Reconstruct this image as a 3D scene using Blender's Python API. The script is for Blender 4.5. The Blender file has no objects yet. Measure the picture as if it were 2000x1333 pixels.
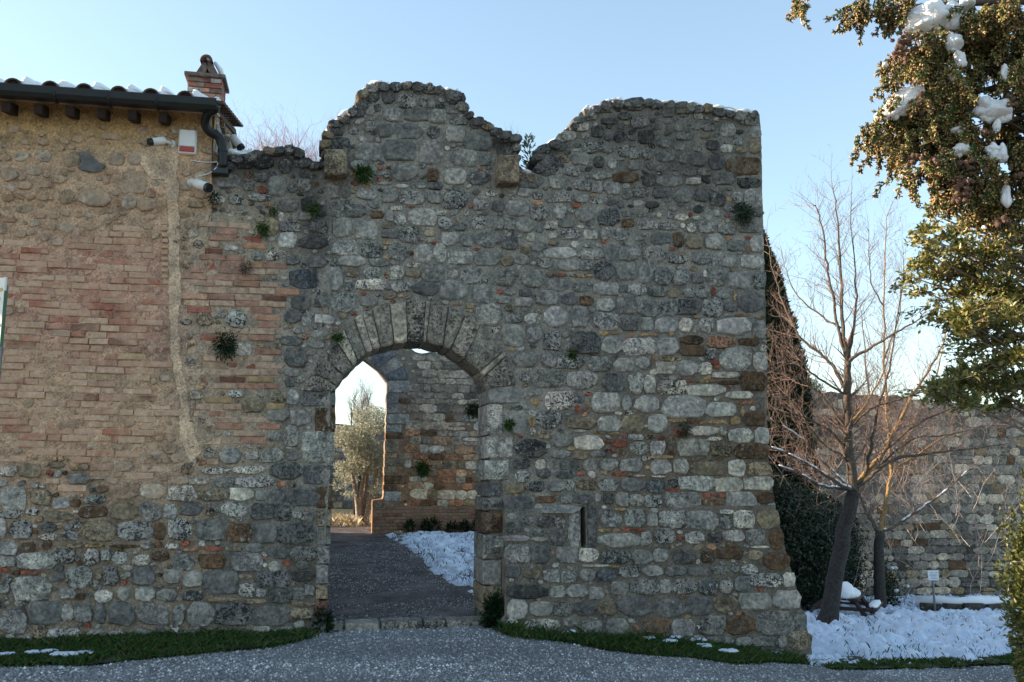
import bpy, math, random
import numpy as np
from mathutils import Vector, Matrix
random.seed(7); np.random.seed(7)
R = math.radians
sc = bpy.context.scene
col = sc.collection
# ------------------------------------------------------------------ camera, sky, sun, exposure
F = 1700.0; ALPHA = R(8.6); CY = -9.7; CZ = 1.65
cam = bpy.data.cameras.new('camera'); cam_o = bpy.data.objects.new('camera', cam); col.objects.link(cam_o)
cam.sensor_width = 36; cam.lens = 36*F/2000; cam.clip_end = 2000; cam.clip_start = .05
cam_o.location = (0, CY, CZ); cam_o.rotation_euler = (math.pi/2+ALPHA, 0, 0)
sc.camera = cam_o
SUN_EL = R(18.5); SUN_PHI = R(6)          # sun on the left, a little behind the wall
w = bpy.data.worlds.new('World'); sc.world = w; w.use_nodes = True
nt = w.node_tree; bg = nt.nodes['Background']; sky = nt.nodes.new('ShaderNodeTexSky')
sky.sky_type = 'NISHITA'; sky.sun_disc = False; sky.sun_elevation = SUN_EL
sky.sun_rotation = R(270)+SUN_PHI; sky.altitude = 300; sky.air_density = 1.0; sky.dust_density = .8; sky.ozone_density = 1.2
bg.inputs['Strength'].default_value = 0.15
wb = nt.nodes.new('ShaderNodeMix'); wb.data_type = 'RGBA'; wb.blend_type = 'MULTIPLY'; wb.inputs[0].default_value = 1; wb.inputs[7].default_value = (1.10, 1.16, 1.13, 1)
gm = nt.nodes.new('ShaderNodeGamma'); gm.inputs[1].default_value = .75; nt.links.new(sky.outputs[0], gm.inputs[0])
nt.links.new(gm.outputs[0], wb.inputs[6]); nt.links.new(wb.outputs[2], bg.inputs[0])
sl = bpy.data.lights.new('sun', 'SUN'); sl.energy = 4.7; sl.angle = R(.55); sl.color = (1, .78, .60)
so = bpy.data.objects.new('sun', sl); col.objects.link(so)
sdir = Vector((-math.cos(SUN_PHI)*math.cos(SUN_EL), math.sin(SUN_PHI)*math.cos(SUN_EL), math.sin(SUN_EL)))
so.rotation_euler = sdir.to_track_quat('Z', 'Y').to_euler(); so.location = (-10, 4, 12)
sc.view_settings.view_transform = 'Standard'; sc.view_settings.look = 'None'
sc.view_settings.gamma = 1; sc.view_settings.exposure = 1.45

# ------------------------------------------------------------------ helpers
ca, sa = math.cos(ALPHA), math.sin(ALPHA)
CAM = np.array([0, CY, CZ])
def ray(px, py):
    a = (px-1000)/F; b = (666.5-py)/F
    return np.array([a, ca-b*sa, sa+b*ca])
def at(px, py, D):                       # point whose distance along +Y from the camera is D
    r = ray(px, py); return CAM + r*(D/r[1])
def proj(p):
    d = np.asarray(p, float)-CAM
    f = d[..., 1]*ca+d[..., 2]*sa; u = -d[..., 1]*sa+d[..., 2]*ca
    return 1000+F*d[..., 0]/f, 666.5-F*u/f
def ss(x, a, b):
    t = np.clip((np.asarray(x, float)-a)/(b-a), 0, 1); return t*t*(3-2*t)
def vn(x, y, seed=0):
    x = np.asarray(x, float); y = np.asarray(y, float)
    xi = np.floor(x).astype(np.int64); yi = np.floor(y).astype(np.int64); fx = x-xi; fy = y-yi
    fx = fx*fx*(3-2*fx); fy = fy*fy*(3-2*fy)
    def h(a, b):
        n = (a*374761393+b*668265263+seed*1442695041) & 0xffffffff
        n = ((n ^ (n >> 13))*1274126177) & 0xffffffff
        return ((n ^ (n >> 16)) & 0xffff)/65535.0
    return (h(xi, yi)*(1-fx)+h(xi+1, yi)*fx)*(1-fy)+(h(xi, yi+1)*(1-fx)+h(xi+1, yi+1)*fx)*fy
def fbm(x, y, seed=0, o=4):
    s = 0; a = .5; t = 0
    for i in range(o):
        s = s+a*vn(np.asarray(x)*2**i, np.asarray(y)*2**i, seed+i); t += a; a *= .5
    return s/t
def terrain(x, y):
    x = np.asarray(x, float); y = np.asarray(y, float)
    front = -.20*ss(x, -.4, 1.6)-.30*ss(x, 1.4, 5.0)
    back_c = .022*np.clip(y, 0, 13)
    back_r = -.50-np.clip(y-.5, 0, 16.5)*.094
    k = ss(x, .3, 3.6)
    back = back_c*(1-k)+back_r*k
    m = ss(y, -.6, .9)
    m = np.where(x > 0, m, ss(y, -.2, .4))
    z = front*(1-m)+back*m
    z = z + .02*(fbm(x*.8, y*.8, 3)-.5)
    return z
def ground_hit(px, py):
    r = ray(px, py); t = 3.0
    for i in range(400):
        p = CAM+r*t
        if p[2] <= terrain(p[0], p[1]): break
        t *= 1.006
    return p
def mesh_obj(name, V, Fc, mat=None, parent=None, tint=None, smooth=False, loc=None, crease=None):
    me = bpy.data.meshes.new(name)
    V = np.asarray(V, np.float32)
    if loc is not None: V = V-np.asarray(loc, np.float32)
    if isinstance(Fc, np.ndarray):
        n, k = Fc.shape
        me.vertices.add(len(V)); me.vertices.foreach_set('co', V.ravel())
        me.loops.add(n*k); me.loops.foreach_set('vertex_index', Fc.astype(np.int32).ravel())
        me.polygons.add(n); me.polygons.foreach_set('loop_start', np.arange(0, n*k, k, dtype=np.int32))
        me.update(calc_edges=True); me.validate()
    else:
        me.from_pydata(V.tolist(), [], Fc); me.update()
    if tint is not None:
        a = me.color_attributes.new('tint', 'FLOAT_COLOR', 'POINT')
        a.data.foreach_set('color', np.asarray(tint, np.float32).ravel())
    if smooth: me.polygons.foreach_set('use_smooth', np.ones(len(me.polygons), bool))
    if mat is not None: me.materials.append(mat)
    o = bpy.data.objects.new(name, me); col.objects.link(o)
    if loc is not None: o.location = [float(c) for c in loc]
    if parent is not None: o.parent = parent
    return o
def thing(name, label, cat, loc=(0, 0, 0), rz=0, group=None):
    o = bpy.data.objects.new(name, None); col.objects.link(o); o.empty_display_size = .3
    o.location = [float(c) for c in loc]; o.rotation_euler = (0, 0, rz); o['label'] = label; o['category'] = cat
    if group: o['group'] = group
    return o
def tag(o, label, cat, group=None):
    o['label'] = label; o['category'] = cat
    if group: o['group'] = group
    return o
class Acc:
    def __init__(s): s.V = []; s.F = []; s.T = []; s.n = 0
    def add(s, V, Fc, T=None):
        s.V.extend(V); s.F.extend([tuple(i+s.n for i in f) for f in Fc]); s.n += len(V)
        if T is not None: s.T.extend([T]*len(V))
    def box(s, c, d, rz=0, tilt=0, T=None):
        M = Matrix.Rotation(rz, 3, 'Z') @ Matrix.Rotation(tilt, 3, 'X')
        V = []
        for k in (-1, 1):
            for j, i in ((-1, -1), (-1, 1), (1, 1), (1, -1)):
                v = M @ Vector((i*d[0]/2, j*d[1]/2, k*d[2]/2)); V.append((c[0]+v.x, c[1]+v.y, c[2]+v.z))
        s.add(V, [(3, 2, 1, 0), (4, 5, 6, 7), (0, 1, 5, 4), (1, 2, 6, 5), (2, 3, 7, 6), (3, 0, 4, 7)], T)
    def tube(s, pts, rad, sides=6, T=None, caps=True):
        P = [Vector([float(c) for c in p]) for p in pts]; n = len(P)
        if not hasattr(rad, '__len__'): rad = [rad]*n
        V = []; up = None
        for i, p in enumerate(P):
            d = (P[min(i+1, n-1)]-P[max(i-1, 0)])
            if d.length < 1e-9: d = Vector((0, 0, 1))
            d.normalize()
            if up is None: up = Vector((0, 0, 1)) if abs(d.z) < .9 else Vector((1, 0, 0))
            a = d.cross(up)
            if a.length < 1e-4: a = d.cross(Vector((0, 1, 0)))
            a.normalize(); b = a.cross(d); up = b
            for k in range(sides):
                t = 2*math.pi*k/sides; q = p+(a*math.cos(t)+b*math.sin(t))*rad[i]; V.append((q.x, q.y, q.z))
        Fc = [(i*sides+k, i*sides+(k+1) % sides, (i+1)*sides+(k+1) % sides, (i+1)*sides+k) for i in range(n-1) for k in range(sides)]
        if caps: Fc.append(tuple(range(sides))[::-1]); Fc.append(tuple((n-1)*sides+k for k in range(sides)))
        s.add(V, Fc, T)
    def obj(s, name, mat, parent=None, smooth=False, loc=None):
        return mesh_obj(name, s.V, s.F, mat, parent, s.T if len(s.T) == len(s.V) and s.T else None, smooth, loc)
def bevel(o, wd, seg=2):
    m = o.modifiers.new('bevel', 'BEVEL'); m.width = wd; m.segments = seg; m.limit_method = 'ANGLE'; return o

# ------------------------------------------------------------------ materials
def newmat(name):
    m = bpy.data.materials.new(name); m.use_nodes = True
    nt = m.node_tree; b = nt.nodes['Principled BSDF']; b.inputs['Roughness'].default_value = .9
    b.inputs['Specular IOR Level'].default_value = .25
    return m, nt, b
def N(nt, t, **k):
    n = nt.nodes.new(t)
    for a, v in k.items():
        if a in ('operation', 'blend_type', 'data_type', 'feature', 'attribute_name', 'distance', 'noise_dimensions'): setattr(n, a, v)
    return n
def mixc(nt, f, a, b, mode='MIX'):
    n = nt.nodes.new('ShaderNodeMix'); n.data_type = 'RGBA'; n.blend_type = mode
    for i, v in ((0, f), (6, a), (7, b)):
        if hasattr(v, 'links'): nt.links.new(v, n.inputs[i])
        elif isinstance(v, (int, float)): n.inputs[i].default_value = v
        else: n.inputs[i].default_value = (*v, 1)
    return n.outputs[2]
def mth(nt, op, a, b=0., c=None):
    n = nt.nodes.new('ShaderNodeMath'); n.operation = op
    for i, v in enumerate((a, b) if c is None else (a, b, c)):
        if hasattr(v, 'links'): nt.links.new(v, n.inputs[i])
        else: n.inputs[i].default_value = v
    return n.outputs[0]
def mapr(nt, v, a, b, c=0., d=1.):
    n = nt.nodes.new('ShaderNodeMapRange'); nt.links.new(v, n.inputs[0])
    for i, x in enumerate((a, b, c, d)): n.inputs[i+1].default_value = x
    return n.outputs[0]
def noise(nt, vec, scale, det=4, rough=.55):
    n = nt.nodes.new('ShaderNodeTexNoise'); n.inputs['Scale'].default_value = scale
    n.inputs['Detail'].default_value = det; n.inputs['Roughness'].default_value = rough
    if vec is not None: nt.links.new(vec, n.inputs['Vector'])
    return n.outputs[0]
def vor(nt, vec, scale, feature='F1'):
    n = nt.nodes.new('ShaderNodeTexVoronoi'); n.feature = feature; n.inputs['Scale'].default_value = scale
    if vec is not None: nt.links.new(vec, n.inputs['Vector'])
    return n
def attr(nt):
    n = nt.nodes.new('ShaderNodeAttribute'); n.attribute_name = 'tint'; return n
def posn(nt): return nt.nodes.new('ShaderNodeNewGeometry').outputs['Position']
def seeded(nt, at_):
    cv = nt.nodes.new('ShaderNodeCombineXYZ'); s = mth(nt, 'MULTIPLY', at_.outputs['Alpha'], 41.)
    for i in range(3): nt.links.new(s, cv.inputs[i])
    v = nt.nodes.new('ShaderNodeVectorMath'); nt.links.new(posn(nt), v.inputs[0]); nt.links.new(cv.outputs[0], v.inputs[1])
    return v.outputs[0]
def bump(nt, b, h, strength, dist):
    n = nt.nodes.new('ShaderNodeBump'); n.inputs['Strength'].default_value = strength; n.inputs['Distance'].default_value = dist
    nt.links.new(h, n.inputs['Height']); nt.links.new(n.outputs[0], b.inputs['Normal'])
def stone_mat(name, pit=1.0, lichen=.8, scale=1.0, smear=None, point=None):
    m, nt, b = newmat(name); a = attr(nt); v = seeded(nt, a)
    n1 = noise(nt, v, 7*scale, 6, .65); n2 = noise(nt, v, 26*scale, 5, .7)
    c = mixc(nt, 1., a.outputs['Color'], mixc(nt, mapr(nt, n1, .3, .7), (.48, .50, .53), (1.5, 1.44, 1.34)), 'MULTIPLY')
    c = mixc(nt, 1., c, mixc(nt, mapr(nt, n2, .35, .65), (.48, .48, .50), (1.45, 1.43, 1.38)), 'MULTIPLY')
    # pits of the travertine
    big = noise(nt, v, 4*scale, 2)
    pn = noise(nt, v, 52*scale, 3, .6); pn2 = noise(nt, v, 20*scale, 3, .5)
    thr = mapr(nt, big, .35, .65, .575, .50)
    pits = mapr(nt, mth(nt, 'SUBTRACT', pn, thr), 0, .035, 0, 1.)
    thr2 = mapr(nt, big, .35, .65, .66, .565)
    pits2 = mapr(nt, mth(nt, 'SUBTRACT', pn2, thr2), 0, .03, 0, 1.)
    per = mapr(nt, mth(nt, 'FRACT', mth(nt, 'MULTIPLY', a.outputs['Alpha'], 7.3)), 0, 1, .3, 1.15)
    pits = mth(nt, 'MULTIPLY', mth(nt, 'MULTIPLY', mth(nt, 'MAXIMUM', pits, pits2), pit), per)
    c = mixc(nt, mth(nt, 'MULTIPLY', pits, .85), c, (.022, .022, .022))
    ln = noise(nt, v, 15*scale, 5, .75)
    l = mth(nt, 'MULTIPLY', mth(nt, 'MULTIPLY', mapr(nt, ln, .58, .63), lichen), mapr(nt, mth(nt, 'FRACT', mth(nt, 'MULTIPLY', a.outputs['Alpha'], 3.7)), .3, .9))
    c = mixc(nt, l, c, (.52, .51, .46))
    if point:
        p = posn(nt); c = mixc(nt, mth(nt, 'MULTIPLY', mapr(nt, noise(nt, p, 5.5, 8, .72), .54, .62), .6), c, mixc(nt, mapr(nt, noise(nt, p, 40, 4, .7), .3, .7), tuple(x*.6 for x in point), mixc(nt, .6, tuple(x*1.3 for x in point), a.outputs['Color'])))
    if smear:
        p = posn(nt); c = mixc(nt, mth(nt, 'MULTIPLY', mapr(nt, noise(nt, p, 3.6, 7, .7), .40, .56), .85), c, mixc(nt, mapr(nt, noise(nt, p, 22, 5, .7), .3, .7), tuple(x*.7 for x in smear), tuple(x*1.2 for x in smear)))
    nt.links.new(c, b.inputs['Base Color'])
    h = mth(nt, 'SUBTRACT', mth(nt, 'ADD', mth(nt, 'MULTIPLY', n2, .7), n1), mth(nt, 'MULTIPLY', pits, .8))
    bump(nt, b, h, .9, .022)
    return m
def brick_mat(name, smear=(.5, .7), smc=(.42, .31, .21)):
    m, nt, b = newmat(name); a = attr(nt); v = seeded(nt, a); p = posn(nt)
    n1 = noise(nt, v, 14, 5, .6); n2 = noise(nt, v, 60, 3, .6)
    c = mixc(nt, 1., a.outputs['Color'], mixc(nt, mapr(nt, n1, .3, .7), (.62, .6, .6), (1.3, 1.3, 1.3)), 'MULTIPLY')
    c = mixc(nt, mth(nt, 'MULTIPLY', mapr(nt, n2, .56, .66), .5), c, (.06, .045, .04))
    s = noise(nt, p, 3.2, 7, .68)
    sm = mapr(nt, s, smear[0], smear[1])
    smv = mixc(nt, mapr(nt, noise(nt, p, 22, 5, .7), .3, .7), tuple(x*.72 for x in smc), tuple(x*1.2 for x in smc))
    c = mixc(nt, sm, c, smv)
    nt.links.new(c, b.inputs['Base Color'])
    bump(nt, b, mth(nt, 'ADD', n1, mth(nt, 'MULTIPLY', n2, .5)), .7, .012)
    return m
def mortar_mat(name):
    m, nt, b = newmat(name); a = attr(nt); p = posn(nt)
    n1 = noise(nt, p, 5, 7, .65); n2 = noise(nt, p, 48, 4, .7); n3 = noise(nt, p, 15, 5, .7)
    c = mixc(nt, 1., a.outputs['Color'], mixc(nt, mapr(nt, n1, .3, .7), (.55, .55, .56), (1.4, 1.36, 1.3)), 'MULTIPLY')
    c = mixc(nt, 1., c, mixc(nt, mapr(nt, n2, .35, .65), (.6, .6, .6), (1.4, 1.4, 1.4)), 'MULTIPLY')
    c = mixc(nt, mth(nt, 'MULTIPLY', mapr(nt, n3, .62, .67), .75), c, (.05, .042, .035))
    nt.links.new(c, b.inputs['Base Color'])
    bump(nt, b, mth(nt, 'ADD', n2, mth(nt, 'MULTIPLY', n3, 1.4)), .8, .014)
    return m
def plain(name, c, rough=.8, var=.2, scale=12, metal=0, bmp=.004, spec=.3):
    m, nt, b = newmat(name); b.inputs['Roughness'].default_value = rough; b.inputs['Metallic'].default_value = metal
    b.inputs['Specular IOR Level'].default_value = spec
    p = posn(nt); n = noise(nt, p, scale, 6, .65)
    cc = mixc(nt, mapr(nt, n, .3, .7), tuple(x*(1-var) for x in c), tuple(min(1, x*(1+var)) for x in c))
    nt.links.new(cc, b.inputs['Base Color'])
    if bmp: bump(nt, b, noise(nt, p, scale*3, 5, .6), .5, bmp)
    return m
def leaf_mat(name, trans=.35, rough=.5, spec=.4, tc=(1., 1., .5)):
    m, nt, b = newmat(name); a = attr(nt)
    b.inputs['Roughness'].default_value = rough; b.inputs['Specular IOR Level'].default_value = spec
    nt.links.new(a.outputs['Color'], b.inputs['Base Color'])
    t = nt.nodes.new('ShaderNodeBsdfTranslucent'); mx = nt.nodes.new('ShaderNodeMixShader'); mx.inputs[0].default_value = trans
    nt.links.new(mixc(nt, 1., a.outputs['Color'], tc, 'MULTIPLY'), t.inputs[0])
    nt.links.new(b.outputs[0], mx.inputs[1]); nt.links.new(t.outputs[0], mx.inputs[2])
    nt.links.new(mx.outputs[0], nt.nodes['Material Output'].inputs[0])
    return m
def tint_mat(name, rough=.85, var=.3, scale=30, bmp=.01):
    m, nt, b = newmat(name); a = attr(nt); p = posn(nt); b.inputs['Roughness'].default_value = rough
    n1 = noise(nt, p, scale, 5, .6)
    c = mixc(nt, 1., a.outputs['Color'], mixc(nt, mapr(nt, n1, .3, .7), (1-var,)*3, (1+var,)*3), 'MULTIPLY')
    nt.links.new(c, b.inputs['Base Color']); bump(nt, b, n1, .6, bmp)
    return m
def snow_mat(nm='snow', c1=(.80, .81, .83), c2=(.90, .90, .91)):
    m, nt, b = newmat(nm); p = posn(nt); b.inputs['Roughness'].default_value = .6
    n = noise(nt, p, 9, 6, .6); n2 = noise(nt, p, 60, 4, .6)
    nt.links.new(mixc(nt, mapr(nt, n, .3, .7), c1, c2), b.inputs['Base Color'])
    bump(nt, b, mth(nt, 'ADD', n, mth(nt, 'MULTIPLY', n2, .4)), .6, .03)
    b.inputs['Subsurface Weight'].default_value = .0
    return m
M_stone = stone_mat('pitted_limestone', point=(.29, .255, .205)); M_far = stone_mat('far_wall_stone', .6, .25, .7); M_hstone = stone_mat('plastered_rubble', .5, .15, 1., (.54, .37, .25))
M_brick = brick_mat('old_brick', (.56, .70), (.25, .22, .18)); M_hbrick = brick_mat('limewashed_brick', (.40, .60), (.56, .37, .245))
M_mortar = mortar_mat('lime_mortar'); M_snow = snow_mat(); M_gsnow = snow_mat('shade_blue_snow', (.52, .60, .72), (.72, .78, .86))  # ground snow: the blue of the shade is put into its colour
M_wood = plain('dark_wood', (.028, .016, .011), .8, .4, 20); M_gutter = plain('painted_gutter', (.012, .014, .014), .45, .25, 8, .3, 0, .5)
M_tile = plain('clay_roof_tile', (.12, .07, .05), .85, .5, 18); M_white = plain('white_plastic', (.72, .70, .66), .4, .06, 5, 0, 0, .5)
M_red = plain('red_lens', (.42, .035, .02), .25, .15, 30, 0, 0, .5); M_black = plain('black_plastic', (.012, .012, .014), .3, .2, 5, 0, 0, .5)
M_plaster = plain('smooth_plaster', (.60, .435, .30), .9, .22, 5, 0, .012)
M_bark = tint_mat('bark', .85, .45, 22, .03); M_leaf = leaf_mat('leaf'); M_gloss = leaf_mat('glossy_leaf', .25, .35, .5)
M_olive = leaf_mat('olive_leaf', .5, .4, .5, (1., 1., .85))
M_grass = leaf_mat('grass_blade', .3, .6, .2)
M_post = plain('galvanised_post', (.22, .23, .24), .5, .2, 10, .5, 0)

# ------------------------------------------------------------------ frames: a wall plane and its pixel lookup
class Frame:
    def __init__(s, ox, oy, yaw, batter=None):
        s.o = np.array([ox, oy, 0.]); s.yaw = yaw; s.c = math.cos(yaw); s.s = math.sin(yaw); s.b = batter
    def hit(s, px, py):
        r = ray(px, py); y = 0.
        rl = (r[0]*s.c+r[1]*s.s, -r[0]*s.s+r[1]*s.c, r[2]); d = CAM-s.o
        cl = (d[0]*s.c+d[1]*s.s, -d[0]*s.s+d[1]*s.c, d[2])
        for i in range(5 if s.b else 1):
            t = (y-cl[1])/rl[1]; u = cl[0]+rl[0]*t; z = cl[2]+rl[2]*t
            if s.b: y = s.b(u, z, px)
        return np.array([u, y, z])
    def plane(s, px, py, y):
        b = s.b; s.b = None; o = s.o
        s.o = o+np.array([-s.s*y, s.c*y, 0]); h = s.hit(px, py); s.o = o; s.b = b
        return np.array([h[0], y, h[2]])
    def world(s, p):
        p = np.asarray(p, float)
        return np.stack([s.o[0]+p[..., 0]*s.c-p[..., 1]*s.s, s.o[1]+p[..., 0]*s.s+p[..., 1]*s.c, s.o[2]+p[..., 2]], -1)
YAW = R(12)
def batter(u, z, px):
    if 645 < px < 984: return 0.
    k = max(0., 1.75-z)
    if px >= 984: return -.02-.22*min(1, k/2.2)-(.06 if z < 1.25 else 0)
    return -.03-.13*min(1, k/1.9)
FW = Frame(-1.17, 0, YAW, batter)

PAL = dict(g=(.34, .325, .30), l=(.53, .50, .455), w=(.74, .66, .56), d=(.19, .185, .18), k=(.09, .088, .082), D=(.16, .17, .185),
           b=(.17, .105, .06), t=(.34, .27, .185), y=(.52, .36, .19), o=(.54, .29, .18), r=(.38, .125, .08),
           p=(.60, .41, .28), q=(.50, .27, .185), h=(.20, .09, .06))
STAIN = [(615, 425, 34, 90, .95), (640, 330, 40, 40, .6), (490, 325, 80, 44, .97), (570, 315, 100, 38, 1.), (500, 365, 60, 30, .6), (600, 350, 40, 30, .7), (1080, 288, 36, 24, .9), (985, 275, 32, 32, .7),
         (800, 172, 120, 20, .55), (920, 225, 60, 22, .6), (670, 235, 35, 30, .6), (1240, 250, 130, 60, .65), (1330, 330, 140, 70, .62), (1400, 240, 130, 40, .55), (1400, 380, 70, 40, .45), (880, 200, 60, 40, .5),
         (1200, 340, 80, 40, .4), (1330, 405, 60, 30, .4), (590, 1080, 30, 90, .5), (1025, 880, 45, 30, .5), (1010, 1000, 40, 60, .35), (600, 560, 40, 60, .3),
         (455, 345, 40, 30, .6), (560, 390, 50, 40, .4), (1440, 260, 60, 30, .4), (560, 900, 30, 200, .15), (790, 345, 200, 20, .15), (1150, 1090, 250, 40, .12)]
def stain(px, py):
    k = 0.
    for a, b, c, d, s in STAIN:
        k = np.maximum(k, s*np.exp(-(((px-a)/c)**2+((py-b)/d)**2)))
    return k
# occupancy in picture coordinates, used only while laying the stones out
OX = 500
def new_occ(): return np.zeros((1500, 2700), bool)
def poly_mask(poly, shape=(1500, 2700), off=OX):
    P = np.array(poly, float)
    X, Y = np.meshgrid(np.arange(shape[1])-off, np.arange(shape[0])); return inside(X, Y, P)
def inside(X, Y, P):
    P = np.asarray(P, float); r = np.zeros(np.shape(X), bool); n = len(P)
    for i in range(n):
        x1, y1 = P[i]; x2, y2 = P[(i+1) % n]
        if y1 == y2: continue
        c = ((Y >= min(y1, y2)) & (Y < max(y1, y2)))
        r ^= c & (X < x1+(Y-y1)*(x2-x1)/(y2-y1))
    return r
def free(occ, cx, cy, w, h, pad, tol=.0):
    y0 = int(cy-h/2-pad); y1 = int(cy+h/2+pad)+1; x0 = int(cx-w/2-pad)+OX; x1 = int(cx+w/2+pad)+1+OX
    if y0 < 0 or x0 < 0 or y1 >= occ.shape[0] or x1 >= occ.shape[1]: return False
    s = occ[y0:y1, x0:x1]
    return s.mean() <= tol
def mark(occ, cx, cy, w, h):
    occ[max(0, int(cy-h/2)):int(cy+h/2)+1, max(0, int(cx-w/2)+OX):int(cx+w/2)+1+OX] = True
rng = random.Random(11)
def jit(c, a=.12):
    k = 1+rng.uniform(-a, a); return tuple(max(.01, x*k*(1+rng.uniform(-.022, .022))) for x in c)
def stone_geo(fr, cx, cy, w, h, prot=.03, n=10, sq=None, rough=.095, back=.07, ang=0):
    """lumpy domed block, 50 triangles, as local (V, F, centre)"""
    C = fr.hit(cx, cy); A = fr.hit(cx+10, cy)-C; B = fr.hit(cx, cy-10)-C
    A = np.array([A[0], A[1], A[2]])/10; B = B/10
    e = sq or rng.uniform(3.4, 10); V = []; w *= 1.08; h *= 1.10
    if n == 10: n = rng.choice((8, 9, 10, 11)); rough *= 1.15
    ph = rng.uniform(0, 6.28) if n > 8 else 0
    ca_, sa_ = math.cos(ang), math.sin(ang)
    out = []
    for i in range(n):
        t = 2*math.pi*(i+.5)/n+rng.uniform(-.12, .12)
        c, s = math.cos(t), math.sin(t)
        r = (abs(c)**e+abs(s)**e)**(-1/e)*(1+rng.uniform(-rough, rough))
        x, y = r*c*w/2, r*s*h/2
        out.append((x*ca_-y*sa_, x*sa_+y*ca_))
    tx, ty = rng.uniform(-.12, .12)*prot, rng.uniform(-.12, .12)*prot
    def pt(q, k, dy):
        p = C+A*q[0]*k+B*q[1]*k; return (p[0], p[1]+dy, p[2])
    for q in out: V.append(pt(q, 1.0, back))
    ti, tj = rng.uniform(-.4, .4)*prot, rng.uniform(-.3, .3)*prot
    for q in out: V.append(pt(q, 1.0, -prot*.45))
    for q in out: V.append(pt(q, rng.uniform(.80, .93), -prot*rng.uniform(.75, 1.15)+ti*q[0]/w+tj*q[1]/h))
    V.append(pt((rng.uniform(-.1, .1)*w, rng.uniform(-.1, .1)*h), 1, -prot*rng.uniform(.9, 1.25)))
    Fc = []
    for a in (0, n):
        for i in range(n):
            j = (i+1) % n; Fc.append((a+i, a+j, a+n+j, a+n+i))
    for i in range(n): Fc.append((2*n+i, 2*n+(i+1) % n, 3*n))
    return V, Fc, C+np.array([0, -prot*.5, 0])
def brick_geo(fr, u0, u1, z0, z1, y, prot):
    j = lambda a: rng.uniform(-a, a)
    V = []
    for (uu, zz) in ((u0, z0), (u1, z0), (u1, z1), (u0, z1)): V.append((uu+j(.003), y+.05, zz+j(.003)))
    for (uu, zz) in ((u0, z0), (u1, z0), (u1, z1), (u0, z1)): V.append((uu+j(.004), y-prot*.4, zz+j(.004)))
    b = .006
    for (uu, zz) in ((u0+b, z0+b), (u1-b, z0+b), (u1-b, z1-b), (u0+b, z1-b)): V.append((uu+j(.003), y-prot+j(.002), zz+j(.003)))
    Fc = [(0, 1, 5, 4), (1, 2, 6, 5), (2, 3, 7, 6), (3, 0, 4, 7), (4, 5, 9, 8), (5, 6, 10, 9), (6, 7, 11, 10), (7, 4, 8, 11), (8, 9, 10, 11)]
    return V, Fc, np.array([(u0+u1)/2, y, (z0+z1)/2])
class Pieces:
    """pieces of one kind on one thing: the largest 300 become parts, the rest one part"""
    def __init__(s, name, mat, parent, smooth=False, limit=300):
        s.name = name; s.mat = mat; s.parent = parent; s.l = []; s.smooth = smooth; s.limit = limit
    def add(s, geo, colr, size, offframe=False): s.l.append((size*(.01 if offframe else 1), geo, (*colr, rng.random())))
    def build(s, restname=None):
        s.l.sort(key=lambda t: -t[0]); acc = Acc()
        for i, (sz, (V, Fc, c), T) in enumerate(s.l):
            if i < s.limit: mesh_obj(s.name, V, Fc, s.mat, s.parent, [T]*len(V), s.smooth, loc=c)
            else: acc.add(V, Fc, T)
        if acc.n:
            o = acc.obj(restname or s.name+'_filling', s.mat, s.parent, s.smooth); o['kind'] = 'stuff'
        return len(s.l)
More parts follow.
